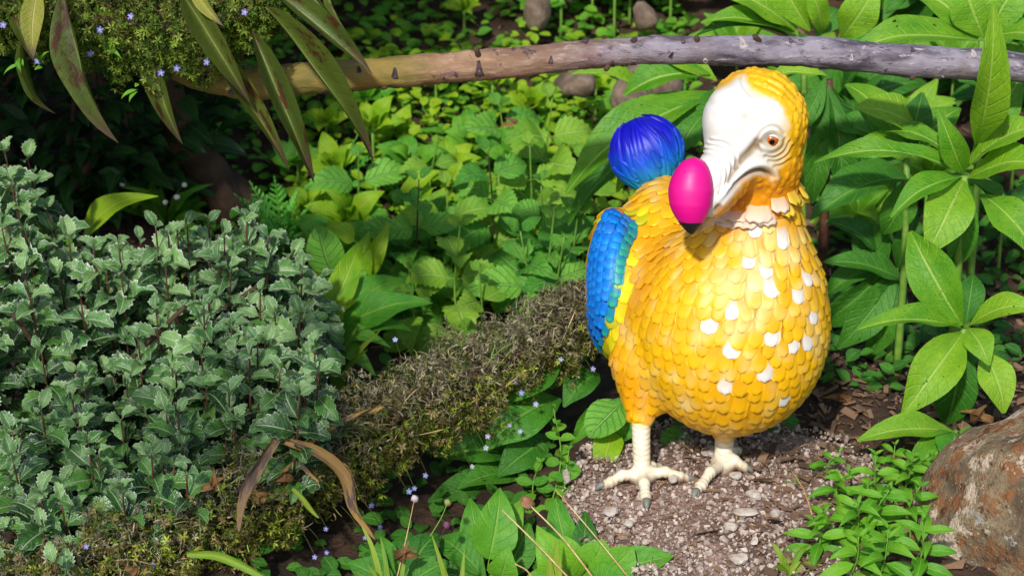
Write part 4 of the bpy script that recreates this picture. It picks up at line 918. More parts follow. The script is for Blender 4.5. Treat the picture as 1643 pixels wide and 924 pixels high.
cover('ground_cover', 'low small leaved green growth carpeting the bank', 2600, LC, ((-.75, .45), (.75, 2.2)), .032, .05)
LCL = leaf_set('small_leaf', 'round', M['lime'], 3, n=4, arch=.05, fold=.15)
cover('ground_cover', 'pale yellow green small leaved growth between the nettles', 1500, LCL, ((-.50, .35), (.72, 1.75)), .030, .10)
cover('ground_cover', 'dark small leaved growth on the soil behind the boulder', 900, LCD, ((.42, 1.2), (.28, 1.3)), .030, .03)
cover('ground_cover', 'dark low growth beneath the dead flower spike', 700, LCD, ((-.9, .08), (-.35, .5)), .030, .03)

# ------------------------------------------------------------------ spiny-leaved bush on the left
def spiny_bush():
    root = Vector((-.78, .18, H(-.78, .18))); t = thing('spiny_bush', 'dense silvery green bush with spiny toothed leaves and red brown shoots', 'bush', root)
    TX, TY = [-120, 0, 45, 75, 150, 215, 280, 345, 400, 440, 480, 520, 575], [215, 240, 262, 335, 378, 385, 352, 372, 350, 385, 430, 475, 585]
    LX, LY_ = [-120, 0, 150, 220, 320, 420, 500, 575], [1010, 990, 900, 825, 745, 670, 625, 560]
    L, tw, front = [], [], []
    for k in range(245):
        px = U(-120, 512); tp, lw = np.interp(px, TX, TY)+38, np.interp(px, LX, LY_); f = U(0, 1)**.9; 
        if k < 26: f = U(0, .08); px = [-100, -40, 8, 18, 45, 75, 110, 150, 190, 225, 270, 285, 300, 335, 360, 396, 405, 430, 455, 470, 485, 500, 512, 130, 60, 250][k]; tp, lw = np.interp(px, TX, TY)-U(0, 16), np.interp(px, LX, LY_)
        py = tp+(lw-tp)*f; Y = .22-(.48+.20*float(np.clip((320-px)/200, 0, 1)))*f+U(-.06, .13)+(.08 if k % 3 == 0 else 0)
        tip = P(px, py, Y); inner = Vector((tip.x*.94-.05, tip.y+.06, tip.z-.22)); 
        if tip.z < .06: continue
        path = spline([inner, inner.lerp(tip, .55)+Vector((0, .01, -.015)), tip], 10); tw.append((Y, path))
        a0 = U(0, 3.14); n = random.randint(5, 7)
        for i in range(n):
            s = 1-i*.14; p = path[max(0, min(9, int(s*9)))]; ax = (path[9]-path[6]).normalized(); sz = [.55, .85, 1, 1, .95, .9, .85][i]
            for h in (0, 1):
                a = a0+i*1.57+h*3.14+U(-.3, .3); o1 = ax.orthogonal().normalized(); o2 = ax.cross(o1)
                d = (o1*math.cos(a)+o2*math.sin(a))*1.0+ax*(.9 if i == 0 else U(.15, .6))+Vector((0, -.1, U(-.35, .1))); d.normalize(); l = .062*sz*U(.75, 1.2)
                L.append((Y-.02*(6-i)-(.15 if f < .1 else 0)+U(0, .03), p, p+d*l, l*U(.50, .62), (U(-.5, .5), -.5+U(-.4, .4), .8), i < (3 if f < .35 else 1)))
    for k in range(330):                                     # inner leaves behind the shoots
        px = U(-120, 510); tp, lw = np.interp(px, TX, TY)+35, np.interp(px, LX, LY_)-15; f = U(0, 1); p = P(px, tp+(lw-tp)*f, .34-(.44+.2*float(np.clip((320-px)/200, 0, 1)))*f+U(0, .2)); d = Vector((U(-1, 1), U(-1, .4), U(-.6, .8))).normalized(); l = U(.055, .075)
        L.append((9, p, p+d*l, l*.6, (U(-.5, .5), -.5, .8), False))
    L = [l for l in L if l[1].z > .03]; L.sort(key=lambda q: q[0])
    for l in L[:300]: leaf(t, LHY if l[5] else LH, l[1], l[2], l[3], l[4])
    leaf_mass('foliage', t, LH, [leaf_matrix(l[1], l[2], l[3], l[4]) for l in L[300:] if not l[5]]); leaf_mass('pale_foliage', t, LHY, [leaf_matrix(l[1], l[2], l[3], l[4]) for l in L[300:] if l[5]])
    tw.sort(key=lambda q: q[0]); bits = []
    for i, (Y, pth) in enumerate(tw):
        v, f, uv = tube(pth, [.0028-.0013*j/9 for j in range(10)], 6)
        if i < 90: solid('shoot', v, f, M['stem_red'], t, uv=uv)
        else: bits.append((v, f))
    V, F = merge(bits); solid('inner_shoots', V, F, M['stem_red'], t, 'stuff')
    for k in range(7):
        a = k*.9; stem(t, [root-Vector((0, 0, .02)), root+Vector((.12*math.cos(a), .08*math.sin(a), .16)), root+Vector((.34*math.cos(a), .16*math.sin(a), .32))], .007, .004, M['wood'], name='branch')
spiny_bush()

# ------------------------------------------------------------------ flower spikes (dead one on the ground, green one overhead)
def spike_bits(path, radii, n, colours, upbias, L0=.016, stars=.4):
    """short curled strips and small star bracts, colour given piece by piece"""
    V, F, C, k = [], [], [], 0; m = len(path)
    pal = {q: [np.array(lin(h)) for h in v] for q, v in colours.items()}
    for i in range(n):
        s = U(0, m-1.001); j = int(s); p = path[j].lerp(path[j+1], s-j); ax = (path[j+1]-path[j]).normalized(); r = radii[j]+(radii[j+1]-radii[j])*(s-j)
        a = U(0, 6.283); o1 = ax.cross(Vector((0, 0, 1))).normalized(); o2 = ax.cross(o1); d = o1*math.cos(a)+o2*math.sin(a)
        rr = r*math.sqrt(U(.12, 1))*(1+.18*math.sin(s*2.7)+.12*math.sin(a*3+s)); c = p+d*rr; up = d.z*.6+upbias(p)
        kind = 'dry' if up+U(-.45, .45) > 0 else 'fresh'; col = random.choice(pal[kind])*U(.6, 1.25)
        dirn = (d*U(.2, 1)+ax*U(-.9, .5)+Vector((U(-.5, .5), U(-.5, .5), U(-.9, .5)))).normalized(); sd = dirn.orthogonal().normalized(); sd = (Matrix.Rotation(U(0, 6.28), 3, dirn) @ sd); nn = dirn.cross(sd)
        if kind == 'fresh' and U(0, 1) < stars*1.6 or U(0, 1) < stars*.25:
            q = 5; ls = U(.005, .011)
            for e in range(q):
                an = 6.283*e/q+U(-.2, .2); tdir = (sd*math.cos(an)+nn*math.sin(an)+dirn*.5)*ls; pd = (sd*-math.sin(an)+nn*math.cos(an))*ls*.2
                V += [c, c+tdir*.5+pd, c+tdir, c+tdir*.5-pd]; F.append((k, k+1, k+2, k+3)); C += [col]*4; k += 4
        else:
            l = L0*U(.5, 1.5); wd = U(.0006, .0017); cu = U(1.5, 5.0)*random.choice((-1, 1)); x = c; dd = dirn
            for e in range(5):
                ww = wd*(1-.16*e); V += [x+sd*ww, x-sd*ww]; C += [col*(1-.05*e)]*2
                if e: F.append((k+2*e-2, k+2*e-1, k+2*e+1, k+2*e))
                dd = (Matrix.Rotation(cu/5, 3, sd) @ dd); x = x+dd*(l/4)
            k += 10
    return [tuple(v) for v in V], F, np.array(C)
def bloom(parent, c, r, col, face=None, to=None):
    f = (Vector(face) if face else Vector((U(-.4, .4), -.8, U(0, .6)))).normalized(); a = f.orthogonal().normalized(); b = f.cross(a); V, F, C = [tuple(c-f*r*.3)], [], [np.array(lin('e8e4f4'))]
    for k in range(5):
        an = 6.283*k/5; i = len(V)
        for da, rr, z in ((-.52, .62, .1), (-.3, 1, .25), (.3, 1, .25), (.52, .62, .1)): V.append(tuple(c+(a*math.cos(an+da)+b*math.sin(an+da))*r*rr+f*r*z)); C.append(np.array(lin(col)))
        F += [(0, i, i+1, i+2), (0, i+2, i+3)]
    cal = len(V); V += [tuple(c-f*r*1.1)]; F += [(cal, 1, 4), (cal, 9, 12), (cal, 13, 16)]; C.append(np.array(lin('5c7a2c')))
    if to is not None:
        i = len(V); tv, tf, _ = tube(spline([c-f*r, (c-f*r).lerp(to, .5)+Vector((0, 0, .006)), to], 6), [.0007]*6, 4); V += tv; F += [tuple(x+i for x in q) for q in tf]; C += [np.array(lin('5c6a2c'))]*len(tv)
    return solid('flower', V, F, M['petal'], parent, col=np.array(C))
def dead_spike():
    W = [(985, 470, .26, .050), (920, 512, .20, .068), (850, 556, .13, .080), (720, 624, .03, .090), (600, 688, -.06, .090), (480, 758, -.14, .088), (350, 832, -.24, .088), (200, 900, -.34, .085), (60, 962, -.42, .085), (-80, 1010, -.5, .08)]
    path = spline([P(*q[:3]) for q in W], 40); rad = [r_*.92*(1+.10*math.sin(i*1.1)+.06*math.sin(i*2.7)) for i, r_ in enumerate(np.interp(np.linspace(0, 9, 40), range(10), [q[3] for q in W]))]
    end = path[-1]; t = thing('flower_spike', 'fallen brown flower spike with faded bracts and tiny blue flowers', 'flower spike', (end.x, end.y, H(end.x, end.y)))
    v, f, uv = tube(path, [.016-.006*i/39 for i in range(40)], 8, .06); solid('stem', v, f, M['wood'], t, uv=uv)
    col = {'dry': ['847a60', 'a0987c', '685e4c', 'bcb090', '8a8654', '56503f', 'a49c78', '8a8068', '7a7a40'], 'fresh': ['66781f', '8a9830', '4a621c', 'aab444', '7e7046', 'a08c58', '5c5228']}
    V, F, C = spike_bits(path, rad, 25000, col, lambda p: -.10+.75*(p.x+.20), .021, .45)
    solid('dry_bracts', V, F, M['bits'], t, 'stuff', col=C, smooth=False)
    pp = topx(np.array([p[:] for p in path]))
    for x, y, c in [(828, 612, 'a9a0ee'), (836, 630, '8f8ae8'), (860, 648, 'b4aef0'), (818, 682, 'c89ae0'), (835, 692, 'a8a0e8'), (783, 700, 'c8a8e4'), (779, 718, 'e4dcf0'), (757, 748, 'f0ecf4'), (683, 762, '98a8f0'), (665, 783, '8c9cf0'), (656, 788, '90a4f4'), (596, 810, '9aa0f0'), (585, 862, '8890ea'), (523, 848, '7c80e0'), (524, 886, '7678dc'), (505, 893, '8080e0'), (634, 545, 'a8a4f0'), (951, 592, 'a4a0ec'), (900, 577, 'b0a8ee'), (138, 876, '7a78e0'), (245, 905, '7a78dc'), (610, 845, '8c90ea')]:
        j = np.abs(pp[:, 0]-x-(y-np.interp(x, pp[::-1, 0], pp[::-1, 1]))*-.4).argmin(); yy = path[j].y-rad[j]*.80
        c_ = P(x, y, yy); j2 = min(range(40), key=lambda k: (path[k]-c_).length); bloom(t, c_, U(.0042, .0058), c, None, path[j2].lerp(c_, .55))
    for k in range(80):                                      # straggling dry strands
        j = random.randint(3, 34); p = path[j]+Vector((U(-.03, .03), -rad[j]*U(.6, .95), U(-.3, .9)*rad[j])); dx = Vector((U(-.07, .03), U(-.02, .0), U(-.07, .02)))
        stem(t, [p, p+dx*.5+Vector((0, -.01, U(0, .025))), p+dx], .0011, .0006, M[random.choice(['straw', 'straw', 'stem_dark', 'stem_green'])], n=8, seg=4, name='strand')
dead_spike()

# ------------------------------------------------------------------ branch across the picture with its leaf crown
def bark():
    m = NT('branch_bark'); o = m.obj(); x = m.n('SeparateXYZ', {0: o}).outputs[0]
    mp = m.n('Mapping', {'Vector': o, 'Scale': (.35, 1, 1)}).outputs[0]
    n1 = m.noise(mp, 26, 6, .65); n2 = m.noise(mp, 110, 5, .7); n3 = m.noise(o, 9, 4, .6)
    warm = m.mix(m.ss(n1, .3, .7), lin('7c5c46'), lin('ac8a6c')); warm = m.mix(m.ss(n3, .50, .62), warm, lin('8a5a48')); warm = m.mix(m.ss(m.noise(o, 20, 6, .75), .56, .62), warm, lin('4a3438')); warm = m.mix(m.ss(n2, .55, .72, 0, .7), warm, lin('c8a890')); warm = m.mix(m.ss(m.noise(mp, 44, 5, .7), .58, .64, 0, .8), warm, lin('7a5a60'))
    cool = m.mix(m.ss(n1, .38, .62), lin('4f4650'), lin('938a96')); cool = m.mix(m.ss(m.noise(mp, 70, 5, .75), .56, .62, 0, .8), cool, lin('3f363c')); cool = m.mix(m.ss(n2, .55, .70), cool, lin('b4adb2')); cool = m.mix(m.ss(n3, .58, .70, 0, .5), cool, lin('6a5a5c'))
    olive = m.mix(m.ss(n1, .3, .7), lin('6e6a30'), lin('9a7c3c'))
    f = m.ss(m.math('ADD', x, m.math('MULTIPLY_ADD', n1, .22, -.11)), -.22, .18); g = m.ss(m.math('ADD', x, m.math('MULTIPLY_ADD', n1, .1, -.05)), -.36, -.24)
    col = m.mix(f, m.mix(g, olive, warm), cool); col = m.mix(m.ss(n2, .36, .24, 0, .6), col, lin('3a2c30'))
    m.p(Base_Color=col, Roughness=.8); m.bump(m.math('ADD', n1, m.math('MULTIPLY', n2, .5)), .9, .006); return m.m
def branch():
    W = [(170, 30, .022), (250, 88, .025), (330, 122, .027), (400, 134, .028), (500, 126, .028), (600, 119, .0265), (700, 111, .026), (800, 103, .0255), (900, 92, .0245), (1000, 83, .0235), (1100, 80, .0235), (1200, 82, .026), (1300, 84, .0265), (1400, 93, .027), (1500, 100, .0275), (1580, 104, .027), (1680, 112, .026), (1850, 125, .026)]
    ys = np.interp([q[0] for q in W], [170, 330, 900, 1850], [.10, .14, .16, .20]); path = spline([P(q[0], q[1], y) for q, y in zip(W, ys)], 90)
    rad = np.interp(np.linspace(0, 17, 90), range(18), [q[2] for q in W]); rad = rad*(1+.035*np.sin(np.arange(90)*.9)+.02*np.sin(np.arange(90)*2.3))
    t = thing('fallen_branch', 'long bent branch with orange to grey bark and leaf scars, leaves hanging from its end', 'branch', path[45])
    path2 = spline(path, 360); rad2 = np.interp(np.linspace(0, 89, 360), range(90), rad)
    v, f, uv = tube(path2, list(rad2), 36, .0)
    b = base_of(t); v = np.array(v); cen = np.repeat(np.array([p[:] for p in path2]), 36, 0); dv = v-cen; sc = np.array([.35, 1, 1])
    amp = .035*vnoise(v*sc, 60, 21)+.030*vnoise(v, 150, 22)+.02*vnoise(v*sc, 320, 23)
    ang = np.arctan2(dv[:, 2], dv[:, 1]); xx = v[:, 0]
    for k in range(34):
        x0 = U(-.55, .95); a_ = U(-3.1, 3.1); da = (ang-a_+math.pi) % (2*math.pi)-math.pi; rr_ = np.hypot((xx-x0)/U(.008, .022), da/U(.25, .6)); amp += U(.06, .16)*np.exp(-rr_**2)-U(0, .12)*np.exp(-(rr_*2.6)**2)
    amp += .028*np.exp(-((((xx*1.0+.03*np.sin(ang)) % .083)-.04)/.004)**2)
    v = cen+dv*(1+amp)[:, None]
    o = put('bark_stem', make_mesh('bark_stem', v-np.array(b), f, bark(), uv=uv), t)
    scar = plain('leaf_scar', '2c2226', '5a464a', 60, .85, .5, .002); pale = plain('leaf_scar_rim', '9a8a8c', 'c4b8b8', 60, .8, .4, .002)
    for k in range(78):
        j = min(88, max(1, int(2+k*1.12+U(-1.2, 1.2)))); a = k*2.399+U(-.7, .7); ax = (path[j+1]-path[j-1]).normalized(); o1 = ax.cross(Vector((0, -1, 0))).normalized(); o2 = ax.cross(o1); d = o1*math.cos(a)+o2*math.sin(a); sd = ax.cross(d).normalized(); c = path[j]+d*rad[j]*.985
        if d.y > .35: continue
        cool_ = j > 48; sz = U(.45, 1.35)*(.0088 if not cool_ else .0062); rot = U(-.7, .7); ax, sd = ax*math.cos(rot)+sd*math.sin(rot), sd*math.cos(rot)-ax*math.sin(rot); vs, fs = [], []
        if k % 9 == 4: sz *= 1.7
        NS, R_ = 10, [(1.0, .0), (.85, .0022), (.5, .0014), (.2, -.0003)]
        for rr, h in R_:
            for e in range(NS): an = 6.283*e/NS; x_ = math.cos(an)*rr*sz*.55; y_ = math.sin(an)*rr*sz; y_ += .3*sz*rr*math.cos(2*an); x_ *= 1+.35*math.sin(e*2+k); q = c+ax*x_+sd*y_+d*(h+U(0, .0012)-(y_*y_)/(2*rad[j])); vs.append(tuple(q))
        for r_ in range(3): fs += [(r_*NS+e, r_*NS+(e+1) % NS, (r_+1)*NS+(e+1) % NS, (r_+1)*NS+e) for e in range(NS)]
        fs.append(tuple(3*NS+e for e in range(NS))); solid('leaf_scar', vs, fs, pale if (cool_ and k % 2) else scar, t)
    for x_, up_, ln in ((760, 1, .022), (985, -1, .016), (1235, 1, .020), (1480, -1, .014), (640, -1, .015), (1120, 1, .012)):
        j = min(range(90), key=lambda k: abs(topx(np.array([path[k][:]]))[0, 0]-x_)); d = Vector((U(-.6, .2), -.5, .75*up_)).normalized(); b0 = path[j]+d*rad[j]*.8
        v, f, uv = tube(spline([b0, b0+d*ln*.5, b0+d*ln+Vector((-.004, 0, .002))], 6), [.0075, .006, .005, .0048, .0045, .003], 9, .12); solid('stub', v, f, M['wood'], t, uv=uv)
    # leaves hanging from the crown end
    for l in [(60, -15, 52, 92, 46, .02, -.03, LP), (18, -20, 48, 92, 34, .06, .0, LG), (38, 60, 74, 188, 14, .02, .0, LG), (105, -15, 182, 232, 62, .0, -.05, LG), (232, 55, 287, 230, 44, .08, .02, LG), (292, -10, 400, 164, 50, .0, -.06, LG),
              (335, 70, 466, 266, 40, .04, -.04, LG), (405, 52, 508, 293, 46, .0, -.06, LG), (425, 12, 604, 258, 44, .02, -.05, LG), (440, -15, 598, 116, 46, .05, -.01, LG), (490, -20, 552, 52, 24, .06, .04, LG), (308, -20, 357, 42, 26, -.03, -.07, LP), (520, -25, 556, 54, 16, .1, .08, LG)]:
        leaf(t, l[7], P(l[0], l[1], l[5]), P(l[2], l[3], l[6]), l[4]*mpp(0)*.86, hint=(U(-.7, .5), -1, .35))
    cr = spline([P(-80, -10, .08), P(60, 15, .08), P(180, 38, .08), P(290, 45, .08), P(380, 22, .08), P(450, -20, .1)], 24)
    V, F, C = spike_bits(cr, list(np.interp(np.linspace(0, 5, 24), range(6), [.06, .072, .092, .092, .078, .06])), 10000, {'dry': ['4e5a24', '64702e', '5a4a2c', '7a7a3c'], 'fresh': ['5a7a20', '7a942e', '42621c', '8a9a44', '7a8a30']}, lambda p: -.25, .016, .55)
    solid('flower_bracts', V, F, M['bits'], t, 'stuff', col=C, smooth=False)
    v, f, uv = tube(cr, [.012]*24, 7); solid('flower_stem', v, f, M['wood'], t, uv=uv)
    for x, y in [(160, 48), (145, 87), (60, 98), (210, 27), (258, 117), (283, 110), (332, 100), (393, 20), (5, 40)]: bloom(t, P(x, y, -.005), .0062, random.choice(['6a70e0', '7c7ce6', '8a84e8']))
    for x, y in [(95, 85), (175, 80), (215, 140), (30, 95), (100, 95), (70, 100)]:
        for q in range(3): leaf(t, LW, P(x+U(-8, 8), y+U(-8, 8), .0), P(x+U(-26, 26), y+U(-20, 26), -.01), .008)
branch()

# ------------------------------------------------------------------ overhanging shrub, shaded shrubs and trunk behind
def overhang():
    root = ground(400, 345); t = thing('overhanging_shrub', 'large leafy shrub arching over the shaded corner with dark leaning trunk and added shading limbs', 'shrub', root)
    top = Vector((-.75, .75, 1.22))
    stem(t, [root-Vector((0, 0, .05)), P(335, 275, root.y-.03), P(270, 150, root.y-.1), top], .050, .030, M['wood'], n=16, seg=12, name='trunk', rough=.06)
    stem(t, [root+Vector((.06, .02, -.05)), P(380, 300, root.y), P(300, 200, root.y+.1), Vector((-.9, 1.2, 1.3))], .034, .020, M['wood'], n=14, seg=10, name='trunk', rough=.06)
    stem(t, [root+Vector((.0, -.02, -.05)), P(350, 300, root.y-.05), P(250, 230, root.y+.05), Vector((-1.5, 1.0, 1.2))], .030, .018, M['wood'], n=14, seg=10, name='trunk', rough=.06)
    for k in range(12): 
        e = Vector((U(-2.0, -.75), U(-.35, 1.9), U(1.12, 1.4))); stem(t, [top, top.lerp(e, .5)+Vector((0, 0, .05)), e], .018, .006, M['wood'], n=8, name='limb')
    mats = []
    while len(mats) < 5200:
        x, y, z = U(-2.5, -.1), U(-.42, 2.3), U(1.10, 1.55)
        lim = -.84+.15*math.sin(y*4)+(.5 if .7 < y < 1.7 else 0)  # canopy outline, out of view, shaped to shade the corner and bank top
        if x > lim: continue
        if y > 1.6: z -= .0
        p = Vector((x, y, z)); d = Vector((U(-1, 1), U(-1, 1), U(-.7, .4))).normalized(); l = U(.11, .17); mats.append(leaf_matrix(p, p+d*l, l*.38, hint=(U(-.6, .6), U(-.6, .6), 1)))
    for ex, ey, ez, rx, ry, n in ((-.58, -1.12, 1.34, .20, .13, 60), (-.85, -1.72, 1.46, .34, .20, 85)):  # forward limbs added out of view to dapple bush and spike with shade
        stem(t, [top, Vector(((top.x+ex)/2-.1, (top.y+ey)/2, 1.4)), Vector((ex, ey, ez))], .014, .004, M['wood'], n=12, name='limb')
        for k in range(n):
            p = Vector((ex+RNG.normal()*rx*.5, ey+RNG.normal()*ry*.5, ez+U(-.05, .08))); d = Vector((U(-1, 1), U(-1, 1), U(-.6, .4))).normalized(); l = U(.07, .11); mats.append(leaf_matrix(p, p+d*l, l*.36, hint=(U(-.6, .6), U(-.6, .6), 1)))
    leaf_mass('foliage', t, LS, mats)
overhang()
def shade_shrub(name, label, c, r, n, L=.075, lset=LS, group='shaded shrubs behind'):
    t = thing(name, label, 'shrub', (c[0], c[1], H(c[0], c[1])), group); mats = []; z0 = H(c[0], c[1])
    for k in range(5): stem(t, [Vector((c[0], c[1], z0-.03)), Vector((c[0]+U(-.1, .1)*r[0]*4, c[1]+U(-.2, .2), z0+r[2]*.6)), Vector((c[0]+U(-.6, .6)*r[0], c[1]+U(-.5, .5)*r[1], z0+r[2]*1.4))], .012, .004, M['wood'], n=8)
    for k in range(n):
        v = Vector(RNG.normal(size=3)).normalized()*U(.45, 1)**.5; p = Vector((c[0]+v.x*r[0], c[1]+v.y*r[1], max(z0+.01, z0+r[2]*.9+v.z*r[2]*(1+.2*math.sin(v.x*9))))); d = Vector((v.x+U(-.7, .7), v.y-.4+U(-.6, .6), U(-.5, .7))).normalized(); l = L*U(.7, 1.3); mats.append(leaf_matrix(p, p+d*l, l*.42))
    leaf_mass('foliage', t, lset, mats)
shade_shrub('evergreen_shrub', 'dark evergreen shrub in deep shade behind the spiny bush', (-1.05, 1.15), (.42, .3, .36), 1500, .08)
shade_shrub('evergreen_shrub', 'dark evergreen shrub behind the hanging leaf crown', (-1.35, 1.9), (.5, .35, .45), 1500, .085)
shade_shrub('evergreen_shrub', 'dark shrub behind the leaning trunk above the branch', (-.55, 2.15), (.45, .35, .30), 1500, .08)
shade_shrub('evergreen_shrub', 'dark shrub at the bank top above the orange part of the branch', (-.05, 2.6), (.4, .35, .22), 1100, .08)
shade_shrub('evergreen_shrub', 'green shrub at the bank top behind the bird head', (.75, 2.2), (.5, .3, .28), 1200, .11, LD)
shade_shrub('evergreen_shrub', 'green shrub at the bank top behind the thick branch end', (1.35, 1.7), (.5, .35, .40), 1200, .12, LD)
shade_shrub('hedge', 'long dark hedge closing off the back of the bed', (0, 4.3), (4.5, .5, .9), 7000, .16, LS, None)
r = ground(265, 370); t = thing('white_flowered_plant', 'small shaded plant with round white flower heads behind the spiny bush', 'plant', r)
for x, y in [(265, 325), (284, 316), (171, 317), (183, 310), (197, 295), (296, 297)]:
    p = P(x, y, r.y-.1); stem(t, [r, r.lerp(p, .6)+Vector((0, 0, .02)), p], .0016, .001, M['stem_green'], n=6, seg=4)
    solid('flower_head', lumpy(ICO2[0], .15, 3, x)*.0062+np.array(p[:]), ICO2[1], M['white'] if 'white' in M else M.setdefault('white', plain('white_petals', 'd8d8cc', 'f0f0ea', 60, .6, .2)), t)
for k in range(14): a = U(0, 6.28); leaf(t, LM, r, r+Vector((math.cos(a)*.12, math.sin(a)*.08-.03, U(.03, .14))), .035)
a = .55
hand_plant('lone_leaf_plant', 'plant with one big sunlit pointed leaf rising above the spiny bush', 'plant', None, (125, 400), a, [(122, 395, 234, 306, 52, a, a-.05, LL), (125, 400, 60, 380, 40, a, a, LM), (130, 410, 210, 400, 36, a, a, LM)], LM)

# ------------------------------------------------------------------ foreground: leaves and stalks under the spike, weeds at the plinth
G5 = 'large leaved plants under the dead spike'
a = -.10
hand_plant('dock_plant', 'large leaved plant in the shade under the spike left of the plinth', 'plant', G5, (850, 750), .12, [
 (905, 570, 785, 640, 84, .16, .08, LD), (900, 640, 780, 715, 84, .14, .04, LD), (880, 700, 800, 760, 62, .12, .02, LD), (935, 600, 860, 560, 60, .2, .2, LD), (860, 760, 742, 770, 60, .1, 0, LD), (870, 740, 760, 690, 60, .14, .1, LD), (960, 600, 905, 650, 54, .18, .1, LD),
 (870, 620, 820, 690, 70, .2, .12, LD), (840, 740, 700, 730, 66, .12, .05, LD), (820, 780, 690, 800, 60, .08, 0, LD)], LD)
a = .07
hand_plant('dock_plant', 'plant with a round green leaf and a folded spotted leaf behind the left bird leg', 'plant', G5, (985, 700), .10, [
 (1003, 640, 944, 700, 66, a, .02, LRD), (1000, 630, 975, 712, 68, a, a, LRD), (985, 680, 962, 766, 50, a, .0, LL), (990, 700, 975, 770, 30, a+.01, .01, LM), (960, 640, 915, 715, 30, .1, .08, LM), (1010, 700, 1050, 680, 40, .14, .14, LD), (1000, 690, 1060, 700, 40, .16, .16, LD)], LD)
hand_plant('dock_plant', 'small plant with one round leaf showing between the two bird legs', 'plant', G5, (1110, 690), .18, [(1105, 688, 1064, 735, 52, .12, .06, LRD), (1110, 690, 1150, 700, 40, .16, .14, LD), (1240, 700, 1130, 690, 60, .2, .18, LD), (1200, 690, 1290, 680, 50, .2, .2, LD), (1110, 700, 1080, 680, 36, .16, .14, LD)], LD)
a = -.28
hand_plant('dock_plant', 'big upright bright leaf plant at the front below the dangling flowers', 'plant', G5, (785, 925), a, [
 (782, 915, 803, 782, 74, a, a+.06, LM), (775, 918, 752, 800, 60, a+.04, a+.08, LM), (790, 920, 838, 800, 56, a+.05, a+.1, LM), (800, 935, 815, 880, 52, a-.03, a-.04, LM), (780, 930, 705, 860, 56, a, a+.06, LD), (775, 930, 690, 920, 50, a, a, LD), (800, 930, 850, 840, 60, a+.05, a+.08, LD)], LM)
a = -.36
hand_plant('dock_plant', 'broad leaf plant at the bottom left of the plinth with round light leaves', 'plant', G5, (925, 945), a, [
 (930, 945, 862, 850, 78, a, a, LM), (935, 945, 968, 868, 72, a, a, LR), (945, 950, 1015, 880, 70, a-.02, a-.02, LR), (940, 950, 1000, 920, 64, a-.04, a-.06, LR), (925, 945, 905, 860, 60, a+.03, a+.05, LR), (930, 950, 1078, 890, 62, a, a-.01, LR), (920, 945, 850, 920, 60, a, a-.03, LM), (930, 945, 890, 800, 52, a+.06, a+.12, LR), (925, 945, 940, 820, 46, a+.05, a+.1, LD)], LM)
hand_plant('dock_plant', 'dark leafy plant at the very front under the spike end', 'plant', G5, (640, 940), -.35, [
 (640, 940, 700, 850, 60, -.33, -.26, LD), (640, 940, 610, 860, 50, -.33, -.28, LD), (650, 945, 720, 900, 56, -.35, -.34, LD), (640, 945, 560, 900, 52, -.35, -.34, LD), (645, 940, 655, 850, 50, -.3, -.24, LD)], LD)
def weedy(label, root, top, n, L, W=None, lset=LW, ang=.35):
    return pair_plant('weed', label, 'weed', 'small weeds around the plinth', root, top, lset, n, L, W or L*.34, ang=ang, r=.0018, start=.2)
for x, y, h, n, L, lb in [(1330, 772, .05, 4, .030, 'small pale green weed on the bare mulch at the top of the weed patch'), (1262, 800, .012, 2, .014, 'tiny four leaved seedling alone on the soil'), (1350, 820, .07, 5, .036, 'leafy weed at the top left of the weed patch'), (1395, 815, .10, 6, .036, 'tall weed with an upright flower stem in the weed patch'),
                          (1445, 800, .08, 6, .036, 'leafy weed by the lowest broad leaf next to the boulder'), (1480, 790, .07, 5, .034, 'weed squeezed against the boulder top edge'), (1330, 880, .07, 5, .042, 'weed sprawling over the plinth edge'), (1375, 880, .09, 6, .044, 'bushy weed in the middle of the weed patch'),
                          (1420, 870, .09, 6, .044, 'bushy weed left of the boulder foot'), (1462, 860, .09, 6, .040, 'weed pressed to the boulder flank'), (1300, 905, .06, 5, .044, 'weed at the lower left of the weed patch'), (1355, 935, .09, 6, .046, 'weed at the bottom edge of the weed patch'), (1405, 935, .10, 6, .046, 'lush weed at the bottom beside the boulder'), (1455, 930, .10, 6, .046, 'lowest weed tucked under the boulder'), (1425, 765, .06, 5, .030, 'small weed between the lowest broad leaf and the bare mulch'), (1385, 850, .08, 6, .038, 'weed with narrow leaves behind the bushy ones')]:
    g = ground(x, y); g.z = max(g.z, .06); weedy(lb, g, g+Vector((U(-.02, .02), U(-.03, .0), h)), n+1, L*1.25, None, LW)
for x, y, h, lb, lset in [(880, 800, .20, 'climbing small leaved weed rising beside the round leaf at the plinth corner', LC), (905, 770, .08, 'short weed with dull leaves at the plinth corner', LC), (860, 790, .06, 'wispy weed left of the climbing weed', LC)]:
    r = P(x, y, -.08); r.z = H(r.x, r.y); tp = P(x+8, y-145 if h > .1 else y-50, -.06); weedy(lb, r, tp, 9 if h > .1 else 5, .030, .017, lset, .5)
